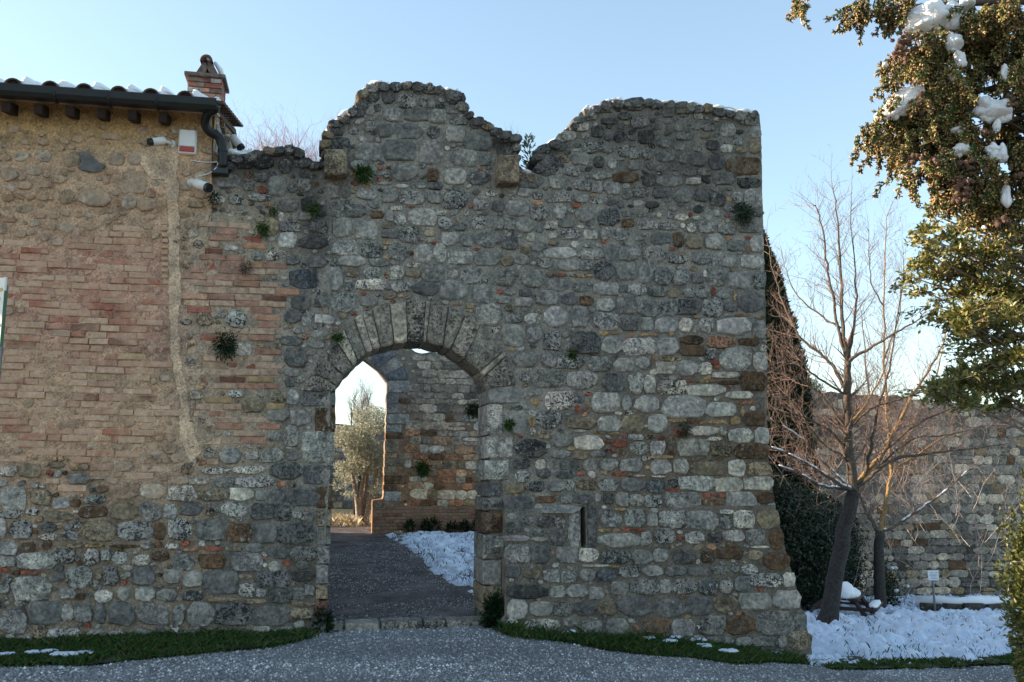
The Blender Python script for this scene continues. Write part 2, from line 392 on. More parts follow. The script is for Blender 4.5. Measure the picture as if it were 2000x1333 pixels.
def core(name, fr, poly, holes, step, colf, mat, parent, thick=.8, relief=.012, hole_back=None):
    """front face following the outline, sides and back"""
    P = np.array(poly, float); x0, y0 = P.min(0); x1, y1 = P.max(0)
    nx = int((x1-x0)/step)+2; ny = int((y1-y0)/step)+2
    X, Y = np.meshgrid(x0+np.arange(nx+1)*step-step*.5, y0+np.arange(ny+1)*step-step*.5)
    xc = (X[:-1, :-1]+step/2); yc = (Y[:-1, :-1]+step/2)
    keep = inside(xc, yc, P)
    for h in holes: keep &= ~inside(xc, yc, h)
    nz = np.zeros(X.shape, int); k = keep.astype(int)
    nz[:-1, :-1] += k; nz[1:, :-1] += k; nz[:-1, 1:] += k; nz[1:, 1:] += k
    bd = (nz > 0) & (nz < 4)
    segs = []
    for q in [P]+[np.array(h, float) for h in holes]:
        for i in range(len(q)): segs.append((q[i], q[(i+1) % len(q)]))
    A = np.array([s[0] for s in segs]); B = np.array([s[1] for s in segs])
    bi = np.argwhere(bd)
    for (r, c) in bi:
        p = np.array([X[r, c], Y[r, c]]); d = B-A; t = np.clip(((p-A)*d).sum(1)/np.maximum((d*d).sum(1), 1e-9), 0, 1)
        q = A+d*t[:, None]; j = ((q-p)**2).sum(1).argmin(); X[r, c], Y[r, c] = q[j]
    idx = -np.ones(X.shape, int); used = np.argwhere(nz > 0); idx[nz > 0] = np.arange(len(used))
    pts = np.array([fr.hit(X[r, c], Y[r, c]) for r, c in used])
    rel = relief*2*(fbm(pts[:, 0]*7, pts[:, 2]*7, 5)-.5)+relief*.8*(vn(pts[:, 0]*31, pts[:, 2]*31, 9)-.5)
    pts[:, 1] += rel
    cols = np.array([(*colf(X[r, c], Y[r, c]), 1.) for r, c in used])
    Fc = [(idx[r, c], idx[r, c+1], idx[r+1, c+1], idx[r+1, c])[::-1] for r, c in np.argwhere(keep)]
    V = pts.tolist(); T = cols.tolist(); bmap = {}
    def bk(i):
        if i not in bmap:
            bmap[i] = len(V); v = pts[i]; V.append([v[0], thick, v[2]]); T.append(cols[i].tolist())
        return bmap[i]
    H, W_ = keep.shape
    g = lambda r, c: keep[r, c] if 0 <= r < H and 0 <= c < W_ else False
    for r, c in np.argwhere(keep):
        for (dr, dc, a, b) in ((-1, 0, (r, c), (r, c+1)), (1, 0, (r+1, c+1), (r+1, c)), (0, -1, (r+1, c), (r, c)), (0, 1, (r, c+1), (r+1, c+1))):
            if not g(r+dr, c+dc):
                i, j = idx[a], idx[b]; Fc.append((i, j, bk(j), bk(i)))
    # plain back face
    for r, c in np.argwhere(keep[::1]):
        Fc.append(tuple(bk(i) for i in (idx[r, c], idx[r, c+1], idx[r+1, c+1], idx[r+1, c])))
    o = mesh_obj(name, V, Fc, mat, parent, T, False)
    return o
# ------------------------------------------------------------------ the stones, read off the photograph: centre, width, height, kind, per enlarged tile
TILES = [
(580, 140, 3.508, """505 165 110 95 d;575 95 90 40 g;625 175 85 90 d;680 115 85 80 d;765 95 55 50 d;830 130 60 60 d;910 125 110 55 d;750 208 125 90 g;890 212 100 72 g;1075 180 95 90 d;420 270 85 85 d;500 268 60 60 g;550 250 45 50 d;650 290 120 110 g;820 300 150 80 d;970 312 110 95 g;1110 340 120 50 g;1125 306 35 18 w;1060 280 80 20 l;985 240 60 30 d
330 330 70 55 d;265 400 110 80 d;510 377 75 66 g;610 405 95 85 d;770 412 170 95 d;935 418 85 85 d;1085 430 115 105 g;1240 482 180 110 d;1220 365 75 48 d;1285 362 50 48 d;285 510 160 105 d;490 555 175 120 g;700 540 205 135 d;920 552 160 165 g;1145 592 160 115 g;1290 605 80 80 d;440 645 140 65 g;1420 450 90 80 d
740 690 175 115 g;570 660 25 32 r;630 660 35 18 r;565 735 22 38 r;640 740 20 20 r;930 712 75 85 b;1085 720 145 105 l;1245 730 150 85 d;400 765 65 32 r;480 782 60 32 o;600 768 90 18 l;715 787 90 22 l;850 790 60 22 l
240 815 100 105 g;335 822 55 85 d;480 842 135 75 g;640 852 95 88 g;795 866 168 92 g;940 862 88 82 g;1085 886 150 115 g;1330 835 80 38 l;390 825 38 28 t;270 940 105 105 g;400 955 135 85 d;683 937 78 33 l;550 982 90 48 b;635 990 52 68 g;705 1015 78 72 l;860 1002 185 115 l;1015 1042 92 78 g;985 970 68 32 w;1165 975 48 28 w;1260 905 110 85 g;1380 925 78 68 d;1510 937 148 98 g
310 1072 125 125 g;480 1087 140 115 l;640 1055 138 28 l;640 1112 115 65 d;765 1117 122 108 g;910 1110 78 38 t;1045 1146 115 86 l;1165 1157 88 76 g;1310 1152 155 105 g;1460 1182 105 78 d;715 905 38 18 r;780 930 43 14 r;1190 925 24 24 r;110 1172 185 88 d;330 1210 175 105 l;515 1226 145 98 g;695 1242 122 98 g;865 1252 125 115 l;980 1246 88 118 l;1120 1280 165 85 l;1310 1282 175 86 g
555 1175 30 20 y;615 1176 55 20 y;690 1166 50 24 r;605 1210 24 24 y;615 1275 35 28 y;825 1170 30 24 y;900 1166 30 18 y;950 1176 50 20 r;1720 642 125 130 d;1600 752 155 88 d;1780 760 108 96 g;1600 1135 48 55 w;1660 970 115 88 g;1800 960 88 98 g;1650 850 70 56 g;1560 1062 125 86 g;1460 1042 76 86 g;1380 1042 72 82 g;50 780 88 86 l;80 910 95 86 d;380 1302 175 70 g;240 1312 86 54 g;560 1312 136 54 g;800 1328 90 30 l"""),
(1040, 160, 3.702, """590 155 88 46 t;740 162 165 85 d;890 172 78 56 g;1080 192 105 82 t;980 215 90 80 d;520 195 110 56 t;1560 272 145 86 g;1610 368 78 78 l;1610 465 78 95 t;1200 250 66 46 l;1335 270 38 38 w;680 300 40 28 w;455 310 38 28 l;360 330 85 58 w;255 392 105 66 l;900 322 68 42 g;470 362 86 76 d;1060 322 58 66 g;1410 350 105 86 l;1185 325 66 46 g;1100 402 115 46 g;380 392 56 46 g;630 402 86 76 d;820 402 105 86 k
1250 400 66 26 t;420 477 96 76 g;530 490 95 56 g;345 556 125 86 g;660 502 76 76 g;740 517 86 76 g;832 522 72 76 g;950 442 86 66 g;1060 442 76 56 g;1300 462 86 66 k;1400 487 82 56 l;1510 492 76 46 t;115 602 135 145 d;230 560 72 48 t;480 582 76 76 k;575 596 56 66 l;960 542 135 76 g;1200 562 115 86 d;1330 582 112 105 d;1530 612 235 125 b;290 652 96 66 g;490 682 145 56 l;670 692 175 76 b;840 712 96 86 d;990 722 180 76 g;1130 655 106 50 g;1240 655 96 50 g;1390 702 145 86 g;1570 732 155 76 d;200 676 24 28 r
190 747 165 86 g;360 747 125 76 g;470 762 76 86 g;575 772 112 86 g;780 802 115 66 g;930 802 115 76 d;1090 827 135 86 g;1220 822 105 86 d;1340 852 105 86 d;1480 842 72 76 l;1595 847 125 135 l;350 847 105 52 g;460 862 86 42 l;560 872 76 46 d;770 882 76 46 l;210 952 145 125 g;380 967 135 86 g;550 982 150 115 d;50 962 115 86 g;690 955 86 42 g;790 962 76 36 g;915 967 34 38 w;1000 972 48 38 l;1080 982 92 46 w;1190 987 76 32 l;1330 950 48 46 l;1015 917 56 42 g;1140 960 24 28 r
690 1022 86 56 b;830 1037 145 66 l;980 1042 125 56 g;1085 1042 34 34 w;1150 1057 66 58 w;1260 1052 115 76 g;1400 1067 115 72 g;1570 1062 155 66 g;350 1050 48 24 w;270 1102 122 72 l;420 1107 96 62 l;525 1097 58 86 l;640 1107 105 86 g;770 1122 86 56 g;930 1132 135 76 d;1055 1142 76 105 b;1170 1162 115 82 t;1315 1157 122 105 g;1470 1187 125 76 g;1620 1172 86 115 l;305 1177 58 46 w;395 1177 76 42 l;200 1242 215 76 l;420 1252 175 66 l;560 1237 86 115 d;700 1237 145 105 g;885 1252 165 115 g;1050 1287 125 56 l;1220 1277 135 86 g;1380 1287 155 105 g;1590 1302 155 96 l;1010 1212 48 26 r;1560 1215 24 56 o;1555 1132 38 28 r;50 1192 96 66 g"""),
(560, 500, 3.332, """110 150 175 115 D;290 152 135 145 g;410 55 186 92 g;590 67 138 68 l;40 30 86 56 g;720 112 82 86 l;828 102 92 115 l;950 112 145 108 g;880 15 125 40 g;1130 22 155 66 w;550 187 195 66 w;745 202 118 62 l;905 217 160 78 d;1090 222 175 115 g;1200 132 125 96 g;1085 117 56 56 l;400 192 56 66 g;1400 137 155 105 g;1600 152 125 105 g;1270 247 108 106 g;95 307 125 92 d;220 307 76 56 g;365 302 165 125 g;535 302 108 56 g;1385 235 43 28 r;1455 237 66 36 g;1415 287 86 46 l;130 427 56 56 l;1310 382 160 125 l;1475 402 106 66 g;1600 412 106 66 l;1360 482 52 44 w;1475 522 145 135 g;1610 502 86 125 g;55 662 145 115 d;200 572 96 56 g;435 378 38 20 r;1110 317 56 18 o;1190 358 48 18 y;315 472 36 36 t;1550 672 145 96 g;1460 612 48 18 y;1550 787 66 56 l;40 922 76 96 l;90 1052 125 96 g;25 1172 96 125 l;1600 1082 44 56 y;1500 1087 122 145 g;20 822 56 56 d;1590 892 38 46 g;1635 887 46 38 l;1600 1142 38 38 w;500 247 30 25 r;740 262 35 18 y;690 297 34 20 r;650 130 30 36 o;1430 903 180 100 g"""),
(1000, 500, 3.333, """60 30 86 56 g;210 52 96 56 g;370 62 125 66 l;480 67 76 56 g;600 97 125 112 d;740 102 125 106 g;690 50 98 13 l;870 117 86 125 g;985 132 105 115 g;1100 142 96 96 g;1205 142 76 66 g;1330 132 125 125 g;1480 162 145 105 g;1560 47 145 76 l;1610 162 76 105 g;150 162 145 96 g;300 192 125 76 g;450 130 143 23 y;315 126 73 22 r;440 207 86 56 g;85 242 76 46 d;230 272 135 86 g;370 282 96 76 d;485 292 86 56 b;80 302 115 56 l;610 217 155 76 l;725 212 56 46 d;815 222 105 76 l;945 232 106 66 g;1050 242 72 56 t;1150 242 76 56 g;1235 252 76 48 g;1310 232 33 52 r;1255 117 22 42 w;1370 252 76 56 g;1450 265 22 56 y
610 322 112 76 l;745 320 115 115 g;895 337 142 115 g;1025 342 96 96 g;1155 332 142 96 d;1305 337 132 115 l;1420 332 76 56 d;1560 302 165 125 d;285 397 142 125 l;440 397 115 125 g;130 402 125 76 l;30 402 66 76 d;620 427 155 105 l;760 447 115 76 d;880 447 76 82 g;1005 452 145 86 l;1130 450 86 86 w;1265 457 86 86 l;1440 462 215 105 l;1495 388 88 20 o;1405 385 48 13 l;40 517 96 125 d;150 532 86 106 g;260 552 105 115 g;475 562 175 135 d;650 582 125 96 l;830 592 205 106 l;1010 592 132 106 l;1170 548 145 56 b;1175 617 155 66 b;1345 562 152 76 o;1540 560 125 46 b;1610 482 86 105 g;600 505 58 28 y;670 503 58 16 y;855 514 58 16 y;1035 510 33 23 y;920 515 48 18 o;1450 555 23 38 o
75 672 135 96 g;240 672 105 105 g;380 692 175 82 l;570 707 145 96 g;725 712 125 82 l;850 697 86 76 l;1025 672 138 26 y;1000 732 122 72 w;1140 732 132 96 l;1255 737 86 76 w;1295 637 66 66 l;1450 677 195 132 l;1615 692 82 115 l;925 665 33 38 o;1320 695 56 28 r;1190 681 43 30 o;245 802 200 112 g;460 812 195 106 l;665 827 155 105 d;85 802 66 66 g;805 830 92 125 l;895 837 72 106 l;1045 857 186 82 w;1265 877 245 72 w;1390 777 162 40 w;1570 817 165 115 b;920 757 43 38 w;985 777 28 33 y;1270 817 145 18 y;1410 827 125 26 b;1160 810 48 18 r;1100 798 28 13 r;870 740 38 18 r
20 902 66 105 d;100 917 66 66 g;165 892 46 42 l;310 942 175 112 w;610 957 175 115 l;745 957 56 92 l;880 967 155 105 l;1120 982 262 138 l;1360 1002 175 88 l;1480 907 170 44 w;1525 955 125 22 o;1620 945 28 66 g;500 900 48 23 r;425 1000 28 58 r;960 930 33 38 l;50 1082 96 145 g;130 1082 46 56 y;240 1062 155 115 l;445 1092 185 72 t;630 1092 150 96 l;785 1096 128 108 t;945 1092 115 106 l;1075 1072 118 26 y;1180 1083 48 24 r;1240 1083 58 23 y;1348 1083 138 26 y;1580 1062 115 86 b;1390 1052 28 28 r;1500 1012 23 56 y;1240 1142 195 56 w;1375 1137 46 56 l;1490 1172 145 86 l;1625 1172 86 100 l;120 1252 190 112 d;320 1202 125 76 g;500 1217 175 86 w;440 1140 76 18 l;565 1150 76 18 y;665 1156 68 18 y;730 1176 28 23 r;805 1182 96 36 l;895 1177 62 28 t;970 1186 48 23 r;700 1222 92 50 r
1180 1247 190 105 l;825 1252 115 76 l;945 1252 96 86 l;1035 1227 46 86 t;1365 1265 136 76 t;1560 1275 200 90 b;310 1292 125 52 g;610 1210 56 18 r;640 1270 66 23 r;265 1217 46 38 o;385 1255 48 23 y;970 1310 145 22 y;860 1320 76 26 l;1320 1192 96 24 w"""),
(960, 880, 2.942, """170 75 88 56 d;280 80 56 52 w;390 20 125 56 g;430 85 76 56 d;300 132 76 56 d;420 137 105 46 d;320 60 33 48 r;565 87 72 62 g;670 82 106 66 g;800 85 116 76 g;880 45 72 36 l;970 97 112 76 l;1090 92 82 76 l;1245 105 186 72 t;1410 102 92 86 w;1540 107 125 76 t;735 135 83 24 r;515 135 43 23 r;850 145 58 10 w;960 150 76 10 w;1145 125 23 33 r;1170 12 146 36 l;975 40 118 14 y;135 217 105 52 t;260 207 76 56 d;375 207 106 56 g;450 202 50 56 g;545 197 106 56 t;670 202 112 66 g;815 197 136 72 d;945 207 96 74 D;1045 190 56 46 d;1180 190 192 86 l;1365 197 152 76 w;1530 190 160 72 w;1040 231 74 24 r
150 312 145 86 d;310 282 106 38 b;430 277 66 52 g;525 277 106 56 d;610 270 36 46 g;670 277 56 56 d;750 282 66 76 g;830 287 92 62 g;930 292 96 66 g;1095 290 202 94 g;1265 305 126 46 b;1435 290 162 92 l;1575 272 92 56 b;1530 322 28 38 g;1240 258 58 26 r;1315 258 63 26 r;400 337 202 46 g;270 332 46 46 l;475 460 62 176 l;578 440 50 225 d;210 402 56 46 g;310 412 92 66 d;395 412 56 66 g;685 392 112 92 g;820 387 112 96 g;925 397 56 72 l;1035 397 146 92 l;1210 402 186 106 g;1345 412 72 76 g;1350 350 76 28 l;1450 397 116 96 w;1600 397 146 96 t;860 340 88 18 r;765 385 23 48 r;740 338 58 16 y
650 460 73 20 y;715 458 38 23 o;770 453 38 26 r;835 458 68 26 r;735 517 236 76 l;890 507 56 76 g;995 492 116 82 g;1165 502 106 66 l;1280 500 76 56 d;1390 492 116 62 l;1515 497 106 82 g;1645 512 92 106 b;380 502 76 86 d;1460 537 28 38 w;1540 555 98 13 w;145 505 142 32 l;280 510 86 26 l;150 592 136 102 g;275 597 130 96 d;435 602 122 82 g;560 602 106 76 w;715 612 162 72 g;865 612 116 76 g;970 602 86 72 g;1110 612 125 76 d;1240 612 76 66 b;1370 592 136 62 b;1515 602 72 48 t;1650 637 166 96 b;1185 640 18 28 w
600 663 148 13 w;705 667 58 14 y;230 707 92 56 t;120 692 86 76 d;345 722 86 72 g;445 727 86 66 g;550 717 86 62 g;660 717 106 66 D;790 697 116 62 g;925 692 116 56 g;1055 692 112 52 d;1185 695 116 52 d;1310 690 92 46 g;1480 682 92 56 l;1400 672 48 46 g;1720 742 86 76 w;200 812 216 72 k;380 812 86 66 g;490 807 116 66 g;600 822 82 66 g;735 792 92 72 g;880 782 172 86 g;1000 782 66 76 l;1105 782 136 86 g;1245 782 102 100 d;1345 782 72 72 g;1440 767 86 86 d;1580 747 172 76 l;1700 855 156 96 l
150 912 106 100 l;285 912 126 76 g;415 912 106 76 g;535 907 122 76 d;660 907 96 76 t;820 897 186 115 d;1020 907 176 96 d;1190 892 146 100 d;1340 882 142 86 t;1515 867 182 96 g;120 1002 66 76 l;285 1002 196 66 w;450 987 76 46 g;580 1027 116 86 g;720 1012 126 82 g;950 1007 146 86 b;1100 1017 126 96 g;1270 1002 136 106 g;1430 1002 156 106 b;1625 992 206 136 g;1780 977 86 116 g;1780 1092 136 106 t;1310 1092 146 36 g;1450 1102 86 56 g;1570 1097 146 56 g;1670 1097 46 66 g;1190 1042 56 46 t"""),
(0, 880, 2.942, """50 122 98 52 w;180 117 126 76 t;335 85 76 26 t;880 237 136 76 w;1045 247 156 82 w;1225 257 172 66 t;1390 252 126 72 w;1505 257 72 56 g;1600 267 72 82 d;1740 272 172 86 d;1240 117 152 42 w;1430 112 176 46 w;1150 177 136 42 w;1035 172 96 36 w;1290 182 106 56 g;1470 182 206 60 l;1650 117 176 86 d;1325 32 116 86 g;1560 32 136 76 g;560 160 88 13 l;705 242 146 66 b;80 277 146 126 l;720 352 156 86 t;865 352 116 96 g;980 352 72 82 l;1100 337 126 72 d;1215 342 76 62 w;1345 342 146 82 l;1510 352 126 86 d;1625 360 100 86 d;1780 377 92 76 g;540 352 146 66 b;65 367 136 46 l
15 442 40 115 l;125 457 122 96 g;280 497 102 36 w;400 487 96 56 l;565 462 186 106 t;770 462 196 106 g;920 467 56 96 b;1035 457 132 118 l;1210 457 146 112 d;1380 472 142 102 b;1530 477 116 106 d;1700 477 206 106 d;340 382 156 56 t;50 562 106 66 l;45 637 86 56 l;210 637 206 92 l;375 607 116 76 g;525 612 82 92 l;610 602 56 56 l;690 617 96 66 l;810 632 96 56 w;920 607 96 56 b;1060 642 116 86 g;1220 637 152 76 b;1415 642 176 100 g;1600 587 122 62 d;1745 592 146 76 g;990 550 73 32 w;1100 567 88 18 o;1225 567 108 23 r;1340 567 88 23 t;1160 535 38 33 l;720 550 168 16 b;545 545 108 18 y;430 547 82 23 t;30 687 56 23 r;175 700 106 28 r
20 792 66 56 l;180 792 216 126 l;450 727 146 126 g;635 722 86 106 g;830 722 126 96 d;990 722 96 72 l;1110 742 106 86 l;1270 757 192 136 d;1420 802 92 76 l;1410 725 68 28 t;1570 742 186 86 d;1740 722 126 56 k;390 822 96 56 l;595 837 96 72 l;710 822 66 76 g;835 827 112 76 l;960 832 106 66 g;1110 832 106 56 d;1615 837 136 82 d;1720 822 66 66 g;1275 855 156 26 t;1450 865 146 24 t;1780 802 56 56 g;1750 880 126 23 t;80 982 156 136 g;265 932 196 126 d;390 932 62 92 l;480 932 96 106 g;580 932 56 106 d;700 942 142 126 d;880 942 176 116 g;1030 942 66 116 g;1155 942 156 126 g;1340 942 186 126 d;1560 952 226 112 d;1740 937 126 56 t;230 1047 76 76 t;375 1060 186 72 l;560 1067 126 66 l;670 1067 96 56 l;825 1047 106 46 g;1780 1012 76 56 l"""),
(0, 480, 3.125, """1440 447 122 105 l;1250 450 102 72 t;1480 637 108 72 w;1660 67 78 52 w;1570 62 66 56 g;1760 77 86 56 d;1835 207 176 106 D;1835 352 116 76 d;1790 432 96 76 d;1875 462 52 56 l;1780 582 116 56 d;1800 682 176 86 d;1750 832 96 66 g;1740 927 176 86 l;1695 1037 126 66 g;1840 1042 116 76 g;1765 1162 116 116 D;1440 907 86 42 l;1545 972 116 86 t;1410 1277 126 66 g;1660 1272 136 76 g;1410 15 76 28 l;1930 102 106 66 d;1950 222 76 86 d;1700 602 36 66 t;1130 467 66 38 g;1790 1282 66 56 g"""),
(0, 80, 3.03, """1345 832 136 76 l;1640 862 106 106 g;1780 852 106 86 l;1290 945 86 36 w;1400 942 76 56 l;1530 930 126 42 l;1700 977 116 66 g;1665 1042 33 48 w;1575 1102 126 106 t;1715 1102 116 56 g;1700 1182 106 86 l;1850 1192 116 86 g;1365 1222 66 56 l;1235 1052 34 38 w;1520 1282 66 66 l;1610 1282 72 46 w;1710 1292 96 56 l;1320 702 96 46 d;1560 722 116 76 k;1690 742 76 76 g;1620 662 116 46 k;1740 672 52 46 k;1860 742 76 46 k;1450 722 96 66 k;130 687 76 46 l;60 792 96 66 g;260 682 76 66 l;200 772 86 46 g;430 702 96 86 t;690 702 86 76 g;795 702 76 66 l;790 842 156 126 t;950 872 106 106 l;890 902 52 56 r;560 932 186 86 g;765 957 76 82 l;865 967 106 76 g;670 780 76 36 o;650 695 23 28 r;395 922 86 76 t;670 887 68 26 o;280 852 56 36 r;590 1010 60 40 o;60 1060 90 30 r;240 1035 70 30 r"""),
]
SPECIAL = "267 600 0 0 x"
XW = 413                                     # joint between the house and the gate wall
gate_poly = [(XW, 330), (440, 322), (470, 302), (520, 291), (560, 286), (585, 289), (592, 311), (632, 318), (635, 300), (640, 264), (650, 240), (685, 217), (706, 205), (708, 176), (730, 163), (765, 166), (800, 161), (850, 169), (875, 178), (898, 181), (902, 208), (925, 229), (950, 238), (962, 252), (1000, 260), (1008, 278), (1008, 330), (1015, 338), (1045, 342), (1050, 318), (1060, 286), (1095, 270), (1100, 255), (1115, 247), (1140, 216), (1170, 206), (1190, 199), (1215, 195), (1260, 197), (1300, 201), (1350, 205), (1400, 211), (1440, 218), (1484, 223), (1488, 300), (1490, 430), (1495, 600), (1498, 800), (1501, 900), (1513, 985), (1535, 1080), (1556, 1150), (1585, 1262), (1590, 1345), (XW, 1345)]
# jagged outline on the broken top
def jag(poly, i0, i1, amp, rr):
    out = []
    for i, p in enumerate(poly):
        out.append(p)
        if i0 <= i < i1:
            q = poly[i+1]; L = math.hypot(q[0]-p[0], q[1]-p[1]); k = int(L/9)
            for j in range(1, k):
                t = j/k; out.append((p[0]+(q[0]-p[0])*t+rr.uniform(-amp, amp), p[1]+(q[1]-p[1])*t+rr.uniform(-amp, amp)))
    return out
gate_poly = jag(gate_poly, 0, 43, 2.6, random.Random(3))
opening = [(617, 1345), (624, 1150), (636, 1050), (646, 900), (650, 752), (640, 740), (660, 712), (705, 690), (745, 665), (800, 655), (860, 655), (900, 680), (935, 720), (955, 760), (958, 860), (957, 1000), (958, 1200), (962, 1345)]
slit = [(1133, 990), (1143, 990), (1145, 1070), (1135, 1070)]
brick_zone = [(XW, 398), (560, 405), (600, 440), (575, 520), (560, 590), (552, 700), (540, 800), (520, 850), (470, 905), (XW, 905)]
def lerp(a, b, t): return tuple(x+(y-x)*t for x, y in zip(a, b))
def gate_col(px, py):
    c = (.27, .25, .215)
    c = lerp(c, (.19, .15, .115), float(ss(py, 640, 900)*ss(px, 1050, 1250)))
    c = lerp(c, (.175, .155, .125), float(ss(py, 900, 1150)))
    c = lerp(c, (.34, .28, .21), float((1-ss(px+60*(float(fbm(px/50., py/50., 8))-.5), 470, 640))*(1-ss(py, 850, 980))*(.45+.55*ss(py, 330, 420))))
    c = lerp(c, (.44, .335, .24), float((1-ss(px, 410, 540))*ss(py, 480, 700)*(1-ss(py, 870, 950))))
    k = 1-.8*float(stain(px, py)); return tuple(x*k for x in c)
gate_wall = thing('gate_wall', 'ruined grey rubble stone gate wall with broken merlons and an open round arch', 'wall', (-1.17, 0, 0), YAW)
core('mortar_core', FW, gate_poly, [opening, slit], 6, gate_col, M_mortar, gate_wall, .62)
sb = Acc(); q = [FW.plane(x, y, .45) for x, y in ((1122, 978), (1154, 978), (1156, 1082), (1124, 1082))]
sb.add([tuple(p) for p in q]+[(p[0], p[1]+.15, p[2]) for p in q], [(3, 2, 1, 0), (4, 5, 6, 7), (0, 1, 5, 4), (1, 2, 6, 5), (2, 3, 7, 6), (3, 0, 4, 7)], (.04, .035, .03, 1))
sb.obj('slit_back', M_mortar, gate_wall)  # back plate tinted dark to stand for shade deep in the slit
occ = new_occ(); occ[poly_mask(opening)] = True
occ[poly_mask([(1128, 984), (1148, 984), (1150, 1076), (1130, 1076)])] = True
gp = Pieces('stone', M_stone, gate_wall); gq = Pieces('corner_stone', M_stone, gate_wall); gbk = Pieces('brick', M_brick, gate_wall); gch = Pieces('chip', M_stone, gate_wall, limit=200)
gv = Pieces('voussoir', M_stone, gate_wall); gj = Pieces('jamb_stone', M_stone, gate_wall)
def quad_block(fr, quad, prot, back, depthq=0.):
    """a dressed block through the wall, its face following four corners"""
    V = []; c = np.mean([fr.hit(*p) for p in quad], 0); cx, cy = np.mean(quad, 0)
    ring = []
    for i in range(4):
        a, b = quad[i], quad[(i+1) % 4]
        ring += [(a[0]+(cx-a[0])*.03, a[1]+(cy-a[1])*.03), ((a[0]+b[0])/2+rng.uniform(-1.2, 1.2), (a[1]+b[1])/2+rng.uniform(-1.2, 1.2))]
    n = len(ring); P0 = [fr.hit(*p) for p in ring]
    for p in P0: V.append((p[0], back, p[2]))
    for p in P0: V.append((p[0], p[1]-prot*.3+depthq, p[2]))
    for p in P0: q = c+(p-c)*.90; V.append((q[0], q[1]-prot*rng.uniform(.8, 1.1)+depthq, q[2]))
    V.append((c[0], c[1]-prot*1.1+depthq, c[2]))
    Fc = []
    for a in (0, n):
        for i in range(n): Fc.append((a+i, a+n+i, a+n+(i+1) % n, a+(i+1) % n))
    for i in range(n): Fc.append((2*n+i, 3*n, 2*n+(i+1) % n))
    return V, Fc, c
# voussoirs of the arch: inner and outer ends of the joints (tile 560,500 / 3.332)
VJ = [((322, 885), (88, 880)), ((323, 846), (165, 758)), ((372, 780), (212, 652)), ((432, 720), (320, 548)), ((462, 688), (372, 478)), ((520, 640), (440, 415)), ((560, 615), (492, 385)), ((612, 598), (552, 345)), ((700, 576), (668, 308)), ((785, 563), (775, 292)), ((888, 563), (905, 292)), ((905, 565), (938, 300)), ((1018, 592), (1055, 322)), ((1065, 612), (1160, 385)), ((1155, 672), (1262, 445)), ((1255, 758), (1412, 625)), ((1275, 790), (1428, 648)), ((1303, 880), (1500, 840))]
r6 = lambda p: (560+p[0]/3.332, 500+p[1]/3.332)
def shrink(q, k=2.2):
    cx = sum(p[0] for p in q)/4; cy = sum(p[1] for p in q)/4; o = []
    for p in q:
        d = math.hypot(p[0]-cx, p[1]-cy); o.append((p[0]+(cx-p[0])*k/d, p[1]+(cy-p[1])*k/d))
    return o
vt = 'ggglgllglglgglglg'
for i in range(len(VJ)-1):
    (a, b), (c, d) = VJ[i], VJ[i+1]
    q = [r6(a), r6(c), r6(d), r6(b)]
    k = rng.uniform(-.02, .04)
    q2 = [q[0], q[1], (q[2][0]+(q[2][0]-q[1][0])*k, q[2][1]+(q[2][1]-q[1][1])*k), (q[3][0]+(q[3][0]-q[0][0])*k, q[3][1]+(q[3][1]-q[0][1])*k)]
    col_ = PAL[vt[i]]; col_ = tuple(x*y for x, y in zip(col_, (.98, .93, .83)))
    gv.add(quad_block(FW, shrink(q2[::-1], .4), rng.uniform(.02, .04), .6), jit(col_, .15), 99)
    m = poly_mask(q2); occ |= m
# jamb stones (x0, x1, y0, y1 in the photograph)
JL = [(587, 656, 766, 794, 'd'), (615, 655, 796, 842, 'b'), (590, 653, 843, 906, 'l'), (592, 651, 909, 946, 'd'), (617, 650, 950, 993, 'b'), (617, 648, 995, 1029, 't'), (618, 646, 1031, 1065, 'g'), (619, 644, 1067, 1102, 'g'), (617, 642, 1104, 1140, 'g'), (616, 640, 1142, 1171, 't'), (614, 639, 1173, 1200, 'h'), (606, 638, 1202, 1240, 'd')]
JR = [(951, 1017, 756, 788, 'g'), (951, 982, 790, 850, 'l'), (949, 1002, 852, 896, 'l'), (947, 994, 899, 938, 'l'), (949, 976, 941, 970, 'd'), (946, 984, 972, 998, 'g'), (945, 984, 1000, 1042, 'b'), (943, 984, 1044, 1093, 'g'), (942, 980, 1095, 1143, 'g'), (942, 982, 1145, 1180, 't'), (943, 968, 1182, 1200, 't'), (943, 990, 1202, 1235, 'd')]
for x0, x1, y0, y1, c in JL+JR:
    gj.add(quad_block(FW, [(x0, y1), (x1, y1), (x1, y0), (x0, y0)], .02, .6), jit(PAL[c], .1), 99)
    mark(occ, (x0+x1)/2, (y0+y1)/2, x1-x0+2, y1-y0+2)
# corbel blocks
for cx, cy, w_, h_, c in ((655, 326, 45, 49, 't'), (988, 340, 41, 54, 't')):
    V, Fc, C = quad_block(FW, [(cx-w_/2, cy+h_/2), (cx+w_/2, cy+h_/2), (cx+w_/2, cy-h_/2), (cx-w_/2, cy-h_/2)], .03, .3, -.16)
    mesh_obj('corbel_block', V, Fc, M_stone, gate_wall, [(*jit(tuple(x*.9 for x in PAL[c])), rng.random())]*len(V), False, loc=C); mark(occ, cx, cy, w_+3, h_+3)
poly_in = poly_mask(gate_poly)
house_poly = [(-480, 128), (-300, 142), (0, 188), (XW, 222), (XW, 1345), (-480, 1345)]
# house frame: the same line of wall, a little proud
def hb(u, z, px):
    t = min(1, max(0, (z-4.42)/.16)); return -.03-.13*min(1, max(0., 1.75-z)/1.9)-.05*t*t*(3-2*t)
FH = Frame(-1.17, 0, YAW, hb)
CRN = FH.hit(XW, 300)
